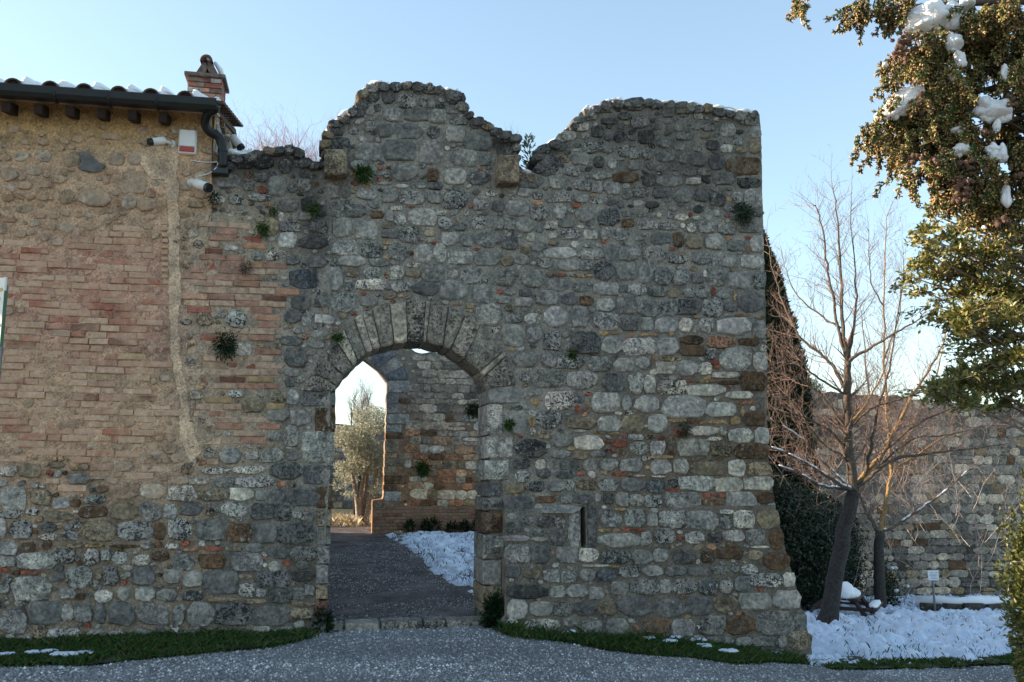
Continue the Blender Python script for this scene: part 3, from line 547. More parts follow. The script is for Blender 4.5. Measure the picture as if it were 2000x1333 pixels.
# the plaster patch and strip on the house wall
strip = [(270, 290), (300, 283), (345, 286), (352, 300), (346, 330), (349, 400), (351, 480), (353, 560), (349, 640), (352, 700), (366, 760), (372, 820), (388, 870), (393, 884), (374, 902), (362, 880), (350, 858), (352, 820), (350, 780), (342, 740), (334, 700), (332, 640), (330, 560), (328, 480), (326, 400), (322, 350), (296, 350), (272, 318)]
house = thing('stone_house', 'old limewashed brick and rubble house with snowy tiled eaves left of the gate wall', 'house', (-1.17, 0, 0), YAW)
def house_col(px, py):
    n = float(fbm(px/60., py/40., 21))
    c = lerp((.56, .365, .235), (.47, .325, .22), n)
    c = lerp((.48, .315, .15), c, float(ss(py, 230, 330)))
    c = lerp(c, (.52, .31, .22), float(ss(py, 420, 520)*(1-ss(py, 640, 740))))
    c = lerp(c, (.43, .33, .24), float(ss(px+30*(n-.5), 300, 400)*ss(py, 380, 440)))
    c = lerp(c, (.27, .215, .16), float(ss(py+(px-200)*.15+120*(n-.5), 850, 1080)))
    return c
core('wall_core', FH, house_poly, [], 7, house_col, M_mortar, house, .55, .022)
hs = Pieces('stone', M_stone, house); hu = Pieces('plastered_stone', M_hstone, house); hbk = Pieces('brick', M_hbrick, house, limit=240); hb2 = Pieces('brick', M_brick, house, limit=60)
occ2 = occ | poly_mask(strip)
occ2[poly_mask([(312, 428), (328, 428), (330, 560), (316, 560)])] = True
hin = poly_mask(house_poly)
def put(cx, cy, w_, h_, c, ang=0, chk=True):
    global occ2
    if cx < XW-1:
        if cx+w_/2 > XW and cy < 400: w_ = (XW-cx)*2
        if chk and not free(occ2, cx, cy, w_*.8, h_*.8, 0, .06): return False
        colr = jit(PAL[c], .14)
        up = 1-float(ss(cy+50*math.sin(cx*.017), 870, 990))
        colr = lerp(colr, (.52, .37, .25), .5*up)
        geo = stone_geo(FH, cx, cy, w_, h_, (.018 if up > .5 else .032), ang=ang)
        (hu if up > .5 and not (cx > 352 and cy > 400) else hs).add(geo, colr, w_*h_, cx < -20)
    else:
        xi = int(cx)+OX
        if not poly_in[int(cy), xi] : return False
        if chk and not free(occ2, cx, cy, w_*.8, h_*.8, 0, .06): return False
        base = tuple(x*(1-.72*float(stain(cx, cy))) for x in PAL[c])
        colr = jit(base, .18)
        if c in 'royq' and h_ < 16: geo = stone_geo(FW, cx, cy, w_, h_, .014, 8, 5, .05, ang=ang); P_ = gch
        else:
            geo = stone_geo(FW, cx, cy, w_, h_, .026 if w_*h_ > 300 else .016, 10 if w_*h_ > 200 else 8, rough=.075, ang=ang); P_ = gch if w_*h_ < 190 else gp
        if cx > 1425+max(0, (cy-900)*.2) and w_ > 25: P_ = gq
        P_.add(geo, colr, w_*h_)
    mark(occ2, cx, cy, w_*.97, h_*.97); return True
seen = 0
for ox, oy, s, txt in TILES:
    for e in txt.replace('\n', ';').split(';'):
        f = e.split()
        if len(f) < 5: continue
        cx, cy, w_, h_ = [float(v) for v in f[:4]]
        cx = ox+cx/s; cy = oy+cy/s; w_ /= s; h_ /= s
        if cx+w_/2 > 1425 and cx < 1600:       # keep corner stones inside the outline
            m = 0
            while m < 30 and not poly_in[int(cy), int(cx+w_/2-1)+OX]: w_ -= 1; cx -= .5; m += 1
        seen += put(cx, cy, w_, h_, f[4])
# ---- bricks in courses, house and the part of the gate wall beside it
bz = poly_mask(brick_zone)
def brick_ok_house(px, py):
    top = 470+20*math.sin(px*.02); bot = 855+(px-150)*.06+22*math.sin(px*.013)+14*math.sin(px*.041)
    if py < 250: return 0.
    if py < top: return .30
    if py > bot+110: return .0
    if py > bot: return .45*(1-(py-bot)/110)+.1
    return .90
z = -.1; row = 0
while z < 4.3:
    hcourse = rng.uniform(.068, .078)
    u = -6.2+rng.uniform(0, .3); row += 1; warp = row*.7
    while u < 1.2:
        L = rng.choice([.29, .29, .28, .27, .14, .20, .24])*rng.uniform(.92, 1.05)
        zz = z+.018*math.sin(u*1.3+z*.8)
        um = u+L/2
        px, py = proj(FW.world(np.array([um, -.03, zz+hcourse/2])))
        isH = px < XW-(8 if py < 405 else 0); ok = 0.
        pxl, _ = proj(FW.world(np.array([u, -.03, zz]))); pxr, _ = proj(FW.world(np.array([u+L, -.03, zz])))
        if isH:
            ok = brick_ok_house(px, py)
            if pxr > XW-1 and py < 405: L *= (XW-1-pxl)/(pxr-pxl); pxr = XW-1
        else:
            if bz[int(py), min(2699, int(px)+OX)] or (XW <= px < XW+14 and 405 < py < 900): ok = .97
        if ok and rng.random() < ok and free(occ2, (pxl+pxr)/2, py, max(2, pxr-pxl-3), 9, 0, .03) and L > .07:
            y = hb(um, zz, px) if isH else batter(um, zz, px)
            g = .011
            n = float(fbm(px/70., py/25., 33)); rr = rng.random()
            red = float(ss(n, .42, .62))
            if isH:
                band = math.exp(-((py-540)/130.)**2)
                red = max(red*.75, 0)+.42*band
                c = PAL['r'] if rr < red*.42 else PAL['q'] if rr < red*.9+.08 else PAL['h'] if rr > .94 else PAL['p'] if rr < .90 else PAL['y']
                c = lerp(c, (.56, .37, .25), .15)
            else:
                c = PAL['r'] if rr < .07 else PAL['q'] if rr < .34 else PAL['y'] if rr > .82 else PAL['p'] if rr > .45 else PAL['o']
                c = tuple(x*.82 for x in c)
                if rr < .04: c = PAL['h']
            geo = brick_geo(FH, u+g/2, u+L-g/2, zz+g/2, zz+hcourse-g/2, y, rng.choice((rng.uniform(-.003, .012), rng.uniform(.004, .022))) if isH else rng.uniform(.004, .016))
            (hb2 if isH and px > 352 else hbk if isH else gbk).add(geo, jit(c, .13), L, px < -20)
            mark(occ2, (pxl+pxr)/2, py, pxr-pxl-1, 13)
        u += L
    z += hcourse
# toothed column of brick ends left of the plaster strip
for k in range(11):
    py = 436+k*11.6
    A = FH.hit(316, py+3.6); B = FH.hit(329, py-3.6)
    hbk.add(brick_geo(FH, A[0], B[0], A[2], B[2], hb(0, A[2], 0), .02), jit(lerp(PAL['p'], PAL['o'], .4), .1), 9)
# ---- filling with smaller rubble
def zone_palette(px, py):
    if px < XW:
        return 'tttlgp' if py < 900 else 'gglltdbb'
    if px > 1150 and py > 640: return 'lllgwtrroyb' if py < 1010 else 'ggglltdb'
    if px < 560 and py > 820: return 'wlltog'
    if py < 420: return 'gggddlk'
    return 'ggglldtt'
for size, tries in ((44, 2000), (34, 4500), (26, 9000), (20, 14000), (14, 26000), (9, 26000)):
    for t in range(tries):
        px = rng.uniform(-240, 1590); py = rng.uniform(160, 1300)
        w_ = size*rng.uniform(.9, 1.5); h_ = size*rng.uniform(.62, .9)
        xi = int(px)+OX
        if px < XW:
            if not hin[int(py), xi] or py < 250: continue
            if py < 870 and (size > 20 or rng.random() < (.93 if py < 330 else .80)): continue
            if px < -20 and size < 12: continue
        else:
            if not (poly_in[int(py), xi] and poly_in[min(1499, int(py+h_*.35)), min(2699, xi+int(w_*.4))] and poly_in[int(py-h_*.35), xi] and poly_in[int(py), xi-int(w_*.3)]): continue
            if bz[int(py), xi] and size > 12: continue
        if not free(occ2, px, py, w_, h_, .9 if size > 12 else .6): continue
        c = rng.choice(zone_palette(px, py))
        if size < 15 and rng.random() < .18 and py > 330: c = rng.choice('royl')
        put(px, py, w_, h_, c, rng.uniform(-.12, .12) if size > 15 else rng.uniform(-.6, .6), False)
n1 = [p.build() for p in (gp, gq, gbk, gch, gv, gj)]; n2 = [p.build() for p in (hs, hu, hbk, hb2)]
print('gate pieces', n1, 'house', n2, 'seen', seen)
# cap stones on the broken top
capn = Pieces('cap_stone', M_stone, gate_wall)
top = gate_poly[:gate_poly.index((1484, 223))+1]; acc_d = 0
for i in range(len(top)-1):
    a, b = top[i], top[i+1]; acc_d += math.hypot(b[0]-a[0], b[1]-a[1])
    if acc_d > 17:
        acc_d = 0; mx = (a[0]+b[0])/2; my = (a[1]+b[1])/2
        for dd in (0, .32):
            g_ = stone_geo(FW, mx+rng.uniform(-4, 4), my+7+rng.uniform(-1.5, 3), rng.uniform(17, 28), rng.uniform(13, 19), .05, 10, 2.6, .1, .30, rng.uniform(-.4, .4))
            V = [(v[0], v[1]+dd, v[2]) for v in g_[0]]; k = 1-.6*float(stain(mx, my))
            capn.add((V, g_[1], g_[2]+np.array([0, dd, 0])), jit(tuple(x*k for x in PAL[rng.choice('gddt')])), 50)
capn.build()
# plaster strip: a slab following the wall
core('plaster_strip', Frame(-1.17, 0, YAW, lambda u, z, px: hb(u, z, px)-.010), jag(strip, 0, len(strip)-2, 3.0, random.Random(5)), [], 5, lambda x, y: tuple(v*(.8+.4*float(fbm(x/25., y/25., 3))) for v in (.62, .45, .31)), M_mortar, house, .02, .010)
cem = [(150, 298), (170, 297), (182, 306), (192, 318), (206, 322), (196, 334), (184, 336), (160, 332), (150, 326), (160, 316)]
M_cem = plain('grey_cement', (.15, .145, .14), .9, .35, 12, 0, .008)
core('cement_patch', Frame(-1.17, 0, YAW, lambda u, z, px: hb(u, z, px)-.03), cem, [], 4, lambda x, y: (.15, .15, .15), M_cem, house, .02, .01)

tsn = Acc()
for seg in ([(640, 262), (652, 240), (685, 216), (705, 205), (708, 178), (730, 164), (765, 166)], [(1062, 286), (1096, 269), (1115, 247), (1140, 216), (1170, 206), (1190, 199), (1215, 196)], [(1290, 200), (1350, 205), (1400, 210), (1440, 217), (1482, 223)], [(440, 322), (470, 303), (500, 295)], [(870, 176), (898, 181)]):
    P_ = [FW.plane(x, y-1, .30) for x, y in seg]; Q = []
    for i in range(len(P_)-1):
        for k in range(5): Q.append(P_[i]+(P_[i+1]-P_[i])*k/5+np.array([0, rng.uniform(-.05, .05), rng.uniform(-.015, .02)]))
    tsn.tube(Q, [rng.uniform(.008, .034) for _ in Q], 7)
o = tsn.obj('top_snow', M_snow, gate_wall, True); o['kind'] = 'stuff'
# ------------------------------------------------------------------ house roof, chimney and fittings
def box_obj(name, mat, parent, c, d, rz=0, tilt=0, bv=0, T=None):
    a = Acc(); a.box(c, d, rz, tilt, T); o = a.obj(name, mat, parent)
    if bv: bevel(o, bv)
    return o
GY = -.36
g0 = FH.plane(0, 178, GY); g1 = FH.plane(424, 208, GY)
def gz(u): return g0[2]+(g1[2]-g0[2])*(u-g0[0])/(g1[0]-g0[0])
UL = g1[0]-9.5
def gut(u): return np.array([u, GY, gz(u)])
# gutter: half-round trough
a = Acc(); prof = [(-.075, .062), (-.085, .05), (-.08, -.02), (-.055, -.062), (0, -.075), (.05, -.062), (.075, -.02), (.078, .055), (.066, .055), (.062, -.015), (.04, -.05), (0, -.06), (-.045, -.05), (-.068, -.015), (-.07, .055)]
V = []
for u in (UL, g1[0]):
    for y, z in prof: V.append((u, GY+y, gz(u)+z))
n = len(prof); a.add(V, [(i, (i+1) % n, n+(i+1) % n, n+i) for i in range(n)]+[tuple(range(n)), tuple(n+i for i in range(n))[::-1]])
gut_o = a.obj('gutter', M_gutter, house)
for px in (110, 216, 309):
    u = FH.plane(px, 190, GY)[0]; c = gut(u); a = Acc()
    a.tube([(u-.012, c[1], c[2]-.004), (u+.012, c[1], c[2]-.004)], .088, 14); o = a.obj('gutter_clip', M_gutter, house)
# rafters ends and boards under the eave
RS = math.tan(R(15))
eave_z = float(gz(g1[0]))
for px in [15+62.3*i-3*i*i*.12 for i in range(-4, 6)]:
    c = FH.plane(px+4, 208+px*.065, -.2)
    a = Acc(); a.box((c[0], -.10, gz(c[0])-.095), (.085, .42, .11), 0, R(13)); o = a.obj('rafter_end', M_wood, house); bevel(o, .006)
a = Acc(); V = []
for u in (UL, g1[0]-.02):
    for y, z in ((-.30, -.045), (.05, .045), (.05, .07), (-.30, -.02)): V.append((u, y, gz(u)+z))
a.add(V, [(0, 1, 5, 4), (1, 2, 6, 5), (2, 3, 7, 6), (3, 0, 4, 7), (0, 3, 2, 1), (4, 5, 6, 7)]); a.obj('eave_board', M_plaster, house)
# roof slopes (ridge 3.1 m back) with cover tiles in rows
RY = 1.75; RB = 3.9
a = Acc(); V = []
for u in (UL, g1[0]-.03):
    z0 = gz(u)
    for y, z in ((-.34, .02), (RY, .02+(RY+.34)*RS), (RB, .02+(RY+.34)*RS-(RB-RY)*RS), (RB, -.04+(RY+.34)*RS-(RB-RY)*RS), (RY, -.05+(RY+.34)*RS), (-.34, -.03)): V.append((u, y, z0+z))
a.add(V, [(i, (i+1) % 6, 6+(i+1) % 6, 6+i) for i in range(6)]+[tuple(range(6))[::-1], tuple(range(6, 12))]); roof = a.obj('roof', M_tile, house)
def half_tile(u, y0, L, r0, r1, lift=0.):
    V = []; k = 9; t = .016
    for j, (yy, r) in enumerate(((y0, r0), (y0+L, r1))):
        for rr in (r, r-t):
            for i in range(k):
                an = math.pi*i/(k-1); V.append((u+rr*math.cos(an), yy, gz(u)+.055+(yy+.34)*RS+lift+rr*1.05*math.sin(an)))
    Fc = []
    for i in range(k-1):
        Fc += [(i, i+1, 2*k+i+1, 2*k+i), (k+i, 3*k+i, 3*k+i+1, k+i+1), (i, k+i, k+i+1, i+1), (2*k+i, 2*k+i+1, 3*k+i+1, 3*k+i)]
    return V, Fc
tile_px = [-48, 24, 98, 166, 233, 297, 362]
snow = Acc()
tus = [FH.plane(p, 185, -.4)[0] for p in tile_px]; stp = (tus[-1]-tus[0])/6
tus = [tus[0]-stp*i for i in range(12, 0, -1)]+tus
for ti, u in enumerate(tus):
    for c in range(4 if ti > 9 else 1):
        V, Fc = half_tile(u+rng.uniform(-.01, .01), -.43+c*.40, .46, .088, .075, .012*(c > 0))
        mesh_obj('roof_tile', V, Fc, M_tile, house, smooth=True)
    a = Acc(); a.tube([(u, -.40, gz(u)+.05), (u, -.36, gz(u)+.055)], .078, 12); a.obj('mouth_shade_disc', M_wood, house)  # dark disc stands for the shade inside the tile mouth
    # wedge of snow between two rows of cover tiles
    prf = [(0.05, .0), (.075, .19), (.11, .185), (.16, .150), (.22, .105), (.28, .06), (stp-.06, .02), (stp-.06, -.03), (.05, -.03)]
    ys = [-.40, -.37, -.25, 0, .3, .7, 1.2, 1.7]; V = []
    for j, y in enumerate(ys):
        for i, (x, z) in enumerate(prf):
            kk = (.66, .84, .88, .9, .9, .9, .9, .8)[j]*rng.uniform(.93, 1.07); V.append((u+x, y+rng.uniform(-.012, .012), gz(u)+.02+(y+.34)*RS+z*kk))
    n = len(prf)
    snow.add(V, [(j*n+i, j*n+(i+1) % n, (j+1)*n+(i+1) % n, (j+1)*n+i) for j in range(len(ys)-1) for i in range(n)]+[tuple(range(n))[::-1], tuple((len(ys)-1)*n+i for i in range(n))])
o = snow.obj('roof_snow', M_snow, house, True); o['kind'] = 'stuff'
# gable side of the house (the slope in view on the right of the gutter)
SY = YAW+math.pi/2
cw = FW.world(np.array([g1[0]-.06, -.05, 0]))
FS = Frame(cw[0], cw[1], SY)             # u runs back, outward normal to the right
side = Acc(); su = g1[0]-.06
def sp(y, z): return (su, y, z)
zr = eave_z+(RY+.34)*RS; zb = zr-(RB-RY)*RS
a = Acc(); a.add([sp(-.04, -1), sp(RB, -1), sp(RB, zb), sp(RY, zr-.03), sp(-.04, eave_z+.04), (su-.5, .5, -1), (su-.5, RB, -1), (su-.5, RB, zb), (su-.5, RY, zr-.03), (su-.5, .5, eave_z)],
      [(0, 1, 2, 3, 4), (5, 9, 8, 7, 6), (1, 6, 7, 2), (2, 7, 8, 3), (3, 8, 9, 4), (0, 4, 9, 5)], (.36, .27, .17, 1)); a.obj('gable_wall', M_mortar, house)
gs = Pieces('gable_stone', M_stone, house)
for k in range(19):
    zc = 3.95+k*.13+.02*rng.random(); y = .08
    while y < RB-.2:
        L = rng.uniform(.16, .40); top_ = eave_z+(min(y+L, 2*RY-y-L)+.3)*RS-.08
        if zc+.06 < top_:
            h_ = .115; V = []; cx = su; q = rng.uniform(.015, .05)
            for (xx, k1) in ((-.05, 1), (q*.4, 1), (q, .82)):
                for (b, c_) in ((-1, -1), (1, -1), (1, 1), (-1, 1)):
                    V.append((cx+xx, y+L/2+b*(L/2-.012)*k1, zc+c_*h_/2*k1*.92))
            Fc = [(i, (i+1) % 4, 4+(i+1) % 4, 4+i) for i in range(4)]+[(4+i, 4+(i+1) % 4, 8+(i+1) % 4, 8+i) for i in range(4)]+[(8, 9, 10, 11)]
            gs.add((V, Fc, np.array([cx, y+L/2, zc])), jit(PAL[rng.choice('ttlpb')], .2), L)
        y += L
gs.build()
# back walls of the house so that it is a solid building
a = Acc()
zbk = zb
a.box((UL+.3, RB/2, 1.6), (.5, RB-.6, 6.4), T=(.38, .29, .2, 1)); a.box(((UL+su)/2, RB-.25, (zb-1)/2), (su-UL-.3, .5, zb+1), T=(.38, .29, .2, 1)); a.obj('back_wall', M_mortar, house)
# verge: dark tile edge running up the gable
for i in range(10):
    y = -.30+i*.205
    a = Acc(); a.box((su+.055, y, eave_z+.055+(y+.34)*RS), (.15, .22, .03), 0, math.atan(RS)+R(3)); a.obj('verge_tile', M_tile, house)
vs = Acc(); vs.tube([(su+.04+.01*math.sin(i*3), -.28+i*.2, eave_z+.085+(i*.2+.06)*RS) for i in range(10)], [.03+.022*rng.random() for i in range(10)], 7); o = vs.obj('verge_snow', M_snow, house, True); o['kind'] = 'stuff'
# downpipe
dp = [(421, 206, GY), (419, 214, GY), (407, 222, -.30), (401, 236, -.24), (403, 249, -.20), (412, 259, -.17), (426, 267, -.15), (433, 280, -.14), (435, 296, -.14), (436, 328, -.14)]
pts = [FW.plane(x, y, d) for x, y, d in dp]
def smooth(pts, k=3):
    P = [np.array(p, float) for p in pts]; out = []
    for i in range(len(P)-1):
        p0 = P[max(i-1, 0)]; p1 = P[i]; p2 = P[i+1]; p3 = P[min(i+2, len(P)-1)]
        for j in range(k):
            t = j/k; out.append(.5*((2*p1)+(-p0+p2)*t+(2*p0-5*p1+4*p2-p3)*t*t+(-p0+3*p1-3*p2+p3)*t**3))
    out.append(P[-1]); return out
a = Acc(); a.tube(smooth(pts, 4), .05, 12); a.obj('downpipe', M_gutter, house, True)
a = Acc(); e = pts[-1]; a.box((e[0]-.03, e[1]+.05, e[2]-.03), (.17, .14, .09)); bevel(a.obj('drain_box', M_black, house), .01)
for i in (5, 8):
    a = Acc(); p = pts[i]; a.tube([(p[0], p[1], p[2]-.012), (p[0], p[1], p[2]+.012)], .057, 10); a.obj('pipe_clip', M_gutter, house)
# white cable
a = Acc(); a.tube(smooth([FH.plane(x, y, -.09) for x, y in ((372, 313), (395, 317), (425, 317))], 3), .006, 5); cb = [FH.plane(x, y, d) for x, y, d in ((426, 318, -.1), (422, 328, -.16), (408, 339, -.13), (390, 344, -.1), (380, 346, -.09))]
a.tube(smooth(cb, 4), .006, 5); a.obj('cable', M_white, house)
# chimney
CYD = .95
cl = FH.plane(366, 180, CYD); cr = FH.plane(432, 180, CYD); ct = FH.plane(398, 151, CYD)[2]; cbz = FH.plane(398, 205, CYD)[2]-.5
ccx = (cl[0]+cr[0])/2; cwid = cr[0]-cl[0]
chim = thing('chimney_stack', 'x', 'x'); del chim['label']; del chim['category']; chim.parent = house; chim.name = 'chimney'
box_obj('chimney_core', M_cem, chim, (ccx, CYD+cwid*.5, (ct+cbz)/2), (cwid-.03, cwid-.03, ct-cbz-.02))
zc = cbz; k = 0
while zc < ct-.03:
    for fy, fx in ((0, 1), (1, 1), (0, 2), (1, 2)):
        pos = 0; k += 1
        L0 = cwid
        while pos < L0-.02:
            L = min(rng.choice([.26, .13, .2]), L0-pos)
            if L0-pos-L < .06: L = L0-pos
            if fx == 1: c = (ccx-cwid/2+pos+L/2, CYD+.012 if fy == 0 else CYD+cwid-.012, zc+.03); d = (L-.01, .03, .052)
            else: c = (ccx-cwid/2+.010 if fy == 0 else ccx+cwid/2-.010, CYD+pos+L/2, zc+.03); d = (.03, L-.01, .052)
            aa = Acc(); aa.box(c, d, T=(*jit(PAL[rng.choice('rrqqlh')], .2), rng.random())); aa.obj('brick', M_brick, chim); pos += L
    zc += .066
M_slab = plain('weathered_slab', (.16, .12, .10), .9, .4, 20)
bevel(box_obj('chimney_slab', M_slab, chim, (ccx, CYD+cwid/2, ct+.02), (cwid+.09, cwid+.09, .045)), .008)
apz = FH.plane(403, 116, CYD+.1)[2]
for poly_ in ([(376, 149), (381, 141), (396, 119), (403, 119), (405, 131), (398, 149)], [(403, 131), (404, 117), (412, 117), (424, 139), (431, 152), (413, 151)]):
    V = []; q = [FH.plane(x, y, CYD) for x, y in poly_]; m = len(q)
    for yy, kk in ((CYD+.02, .9), (CYD+.05, 1), (CYD+cwid-.06, 1), (CYD+cwid-.02, .9)):
        cq = sum(q)/m
        for p in q: V.append((cq[0]+(p[0]-cq[0])*kk, yy, cq[2]+(p[2]-cq[2])*kk))
    Fc = [(j*m+i, j*m+(i+1) % m, (j+1)*m+(i+1) % m, (j+1)*m+i) for j in range(3) for i in range(m)]+[tuple(range(m))[::-1], tuple(3*m+i for i in range(m))]
    mesh_obj('leaning_tile', V, Fc, M_slab, chim)
capx, _, capz = FH.plane(404, 123, CYD)
V = []; k = 9
for y in (CYD-.06, CYD+cwid+.04):
    for r in (.075, .052):
        for i in range(k):
            an = math.pi*i/(k-1); V.append((capx+r*math.cos(an), y, capz+r*1.1*math.sin(an)))
Fc = []
for i in range(k-1): Fc += [(i, i+1, 2*k+i+1, 2*k+i), (k+i, 3*k+i, 3*k+i+1, k+i+1), (i, k+i, k+i+1, i+1), (2*k+i, 2*k+i+1, 3*k+i+1, 3*k+i)]
mesh_obj('ridge_tile', V, Fc, M_tile, chim, smooth=True)
a = Acc(); a.tube([(capx+.02, CYD-.02, capz+.07), (capx+.02, CYD+cwid+.02, capz+.07)], .03, 7)
a.tube([(ccx+.09, CYD+.1, apz-.03), (ccx+.16, CYD+.1, ct+.16), (ccx+cwid*.48, CYD+.1, ct+.06)], [.02, .035, .03], 7); o = a.obj('chimney_snow', M_snow, chim, True); o['kind'] = 'stuff'
# alarm box and cameras: things fixed to the house
def fh_world(p): return FH.world(np.array(p, float))
c = FH.plane(367, 279, -.10); w0 = fh_world(c)
al = thing('alarm_box', 'white rectangular alarm siren box with a red lens on the house wall', 'alarm box', w0, YAW)
b_ = box_obj('housing', M_white, al, (0, 0, 0), (.19, .07, .275), 0, 0, .018)
bevel(box_obj('cover_plate', M_white, al, (.0, -.042, .035), (.165, .02, .19)), .012)
bevel(box_obj('lens', M_red, al, (0, -.040, -.092), (.155, .022, .05)), .004)
def camera_thing(px, py, dy, yaw, pitch, L, r, label, mount):
    w0 = fh_world(FH.plane(px, py, dy)); t = thing('security_camera', label, 'security camera', w0, YAW, 'security cameras on the stone house')
    d = Vector((math.sin(yaw)*math.cos(pitch), -math.cos(yaw)*math.cos(pitch), -math.sin(pitch)))
    p0 = -d*L*.45; p1 = d*L*.45
    a = Acc(); a.tube([p0, p0+d*.01, p1], [r*.8, r, r], 16); a.obj('body', M_white, t, True)
    a = Acc(); a.tube([p1-d*.002, p1+d*.035], [r*1.03, r*.95], 16); a.obj('lens_hood', M_black, t)
    a = Acc(); a.tube([p1+d*.035, p1+d*.04], [r*.5, r*.45], 12); a.obj('glass', M_red if False else M_gutter, t)
    m = Vector(mount); a = Acc(); a.tube([p0+d*.02, m*.5+p0*.5, m], [.016, .018, .02], 8); a.obj('arm', M_white, t, True)
    a = Acc(); ax = (m-(m*.5+p0*.5)).normalized(); a.tube([m-ax*.02, m+ax*.012], .045, 14); a.obj('mounting_plate', M_white, t)
    return t
camera_thing(309, 276, -.22, R(-58), R(22), .165, .042, 'white bullet camera pointing left beside the alarm box', (.12, .15, .03))
camera_thing(393, 362, -.20, R(55), R(24), .205, .052, 'white bullet camera pointing right below the alarm box at the house corner', (-.12, .12, .06))
camera_thing(461, 277, .75, R(70), R(50), .19, .05, 'white bullet camera on the gable side of the house behind the downpipe', (-.22, .06, .12))
# information board at the left edge of the photograph
ib = at(-21, 612, 7.6)
brd = thing('information_board', 'white information board with ochre bars at the left edge', 'sign', (ib[0], ib[1], 0), R(-22))
zt = ib[2]
bevel(box_obj('panel', M_white, brd, (0, 0, zt), (.36, .02, .62)), .004)
M_ochre = plain('ochre_print', (.55, .42, .12), .5, .1, 5, 0, 0); M_green = plain('green_edge', (.06, .16, .08), .5, .1, 5, 0, 0)
for i, (x, z) in enumerate(((.12, .2), (.10, .12), (.13, -.12), (.08, -.2))): box_obj('printed_bar', M_ochre, brd, (x, -.012, zt+z), (.07, .003, .03))
box_obj('edge_strip', M_green, brd, (.1815, 0, zt-.06), (.005, .024, .5))
for s in (-.12, .12):
    a = Acc(); a.tube([(s, .04, zt+.25), (s, .04, -.4)], .025, 8); a.obj('post', M_post, brd)

# ------------------------------------------------------------------ ground sheets
def sheet(name, poly, step, dz, mat, colf=None, rough=0.0, seed=1, kind='structure', lump=None, smooth_=True):
    P = np.array(poly, float); x0, y0 = P.min(0); x1, y1 = P.max(0)
    nx = int((x1-x0)/step)+2; ny = int((y1-y0)/step)+2
    X, Y = np.meshgrid(x0+np.arange(nx+1)*step, y0+np.arange(ny+1)*step)
    k = inside((X[:-1, :-1]+step/2), (Y[:-1, :-1]+step/2), P)
    Z = terrain(X, Y)+dz+rough*(fbm(X*3, Y*3, seed)-.5)
    if lump is not None: Z = Z+lump(X, Y)
    idx = np.arange(X.size).reshape(X.shape); rc = np.argwhere(k)
    Fc = np.stack([idx[rc[:, 0], rc[:, 1]], idx[rc[:, 0], rc[:, 1]+1], idx[rc[:, 0]+1, rc[:, 1]+1], idx[rc[:, 0]+1, rc[:, 1]]], 1)
    used = np.unique(Fc); m = -np.ones(X.size, int); m[used] = np.arange(len(used))
    V = np.stack([X.ravel(), Y.ravel(), Z.ravel()], 1)[used]; Fc = m[Fc]
    T = None
    if colf is not None: T = np.concatenate([colf(V[:, 0], V[:, 1]), np.ones((len(V), 1))], 1)
    o = mesh_obj(name, V, Fc, mat, None, T, smooth_)
    o['kind'] = kind; return o
def gpoly(pxs): return [tuple(ground_hit(x, y)[:2]) for x, y in pxs]
M_soil = plain('grassy_soil', (.045, .05, .025), .95, .45, 6, 0, .03)
def ground_mat(name, c1, c2, c3, sc1, sc2, bmp):
    m, nt, b = newmat(name); p = posn(nt)
    v = vor(nt, p, sc1); n = noise(nt, p, sc2, 7, .65); n0 = noise(nt, p, .8, 4, .6)
    c = mixc(nt, mapr(nt, v.outputs['Color'], .1, .9), c1, c2)
    c = mixc(nt, mapr(nt, n, .35, .65), tuple(x*.8 for x in c3), c)
    c = mixc(nt, 1., c, mixc(nt, mapr(nt, n0, .3, .7), (.75, .75, .76), (1.2, 1.2, 1.2)), 'MULTIPLY')
    nt.links.new(c, b.inputs['Base Color']); bump(nt, b, mth(nt, 'SUBTRACT', n, mth(nt, 'MULTIPLY', v.outputs['Distance'], .6)), 1., bmp)
    return m
M_gravel = ground_mat('gravel_bed', (.17, .175, .185), (.34, .34, .34), (.14, .14, .14), 55, 24, .03)
M_path = ground_mat('trodden_path', (.10, .085, .08), (.26, .225, .21), (.075, .065, .06), 38, 2.2, .03)
big = [(-60, -30), (70, -30), (70, 90), (-60, 90)]
o = sheet('ground', big, .9, -.03, M_soil)
a = Acc(); zf = float(terrain(30., 60.)); a.add([(-900, -900, -2.7), (900, -900, -2.7), (900, 900, -2.7), (-900, 900, -2.7)], [(0, 1, 2, 3)]); o = a.obj('far_ground', M_soil); o['kind'] = 'structure'
# gravel forecourt
o = sheet('gravel_forecourt', [(-12, -14), (12, -14), (12, .45), (4.6, .35), (3.2, .1), (-.2, .15), (-.2, .6), (-2.3, .5), (-2.3, -.3), (-12, -1.8)], .1, .0, M_gravel, None, .03, 2)
edge_snow = gpoly([(706, 1031), (740, 1045), (782, 1066), (815, 1092), (832, 1118), (880, 1148), (930, 1175)])
o = sheet('path', [(-2.9, .45), (.3, .45), (.6, 2.5), (.6, 8), (.2, 14), (-.5, 20), (-6, 20), (-5.5, 8), (-3.2, 3)], .12, .004, M_path, None, .04, 4)
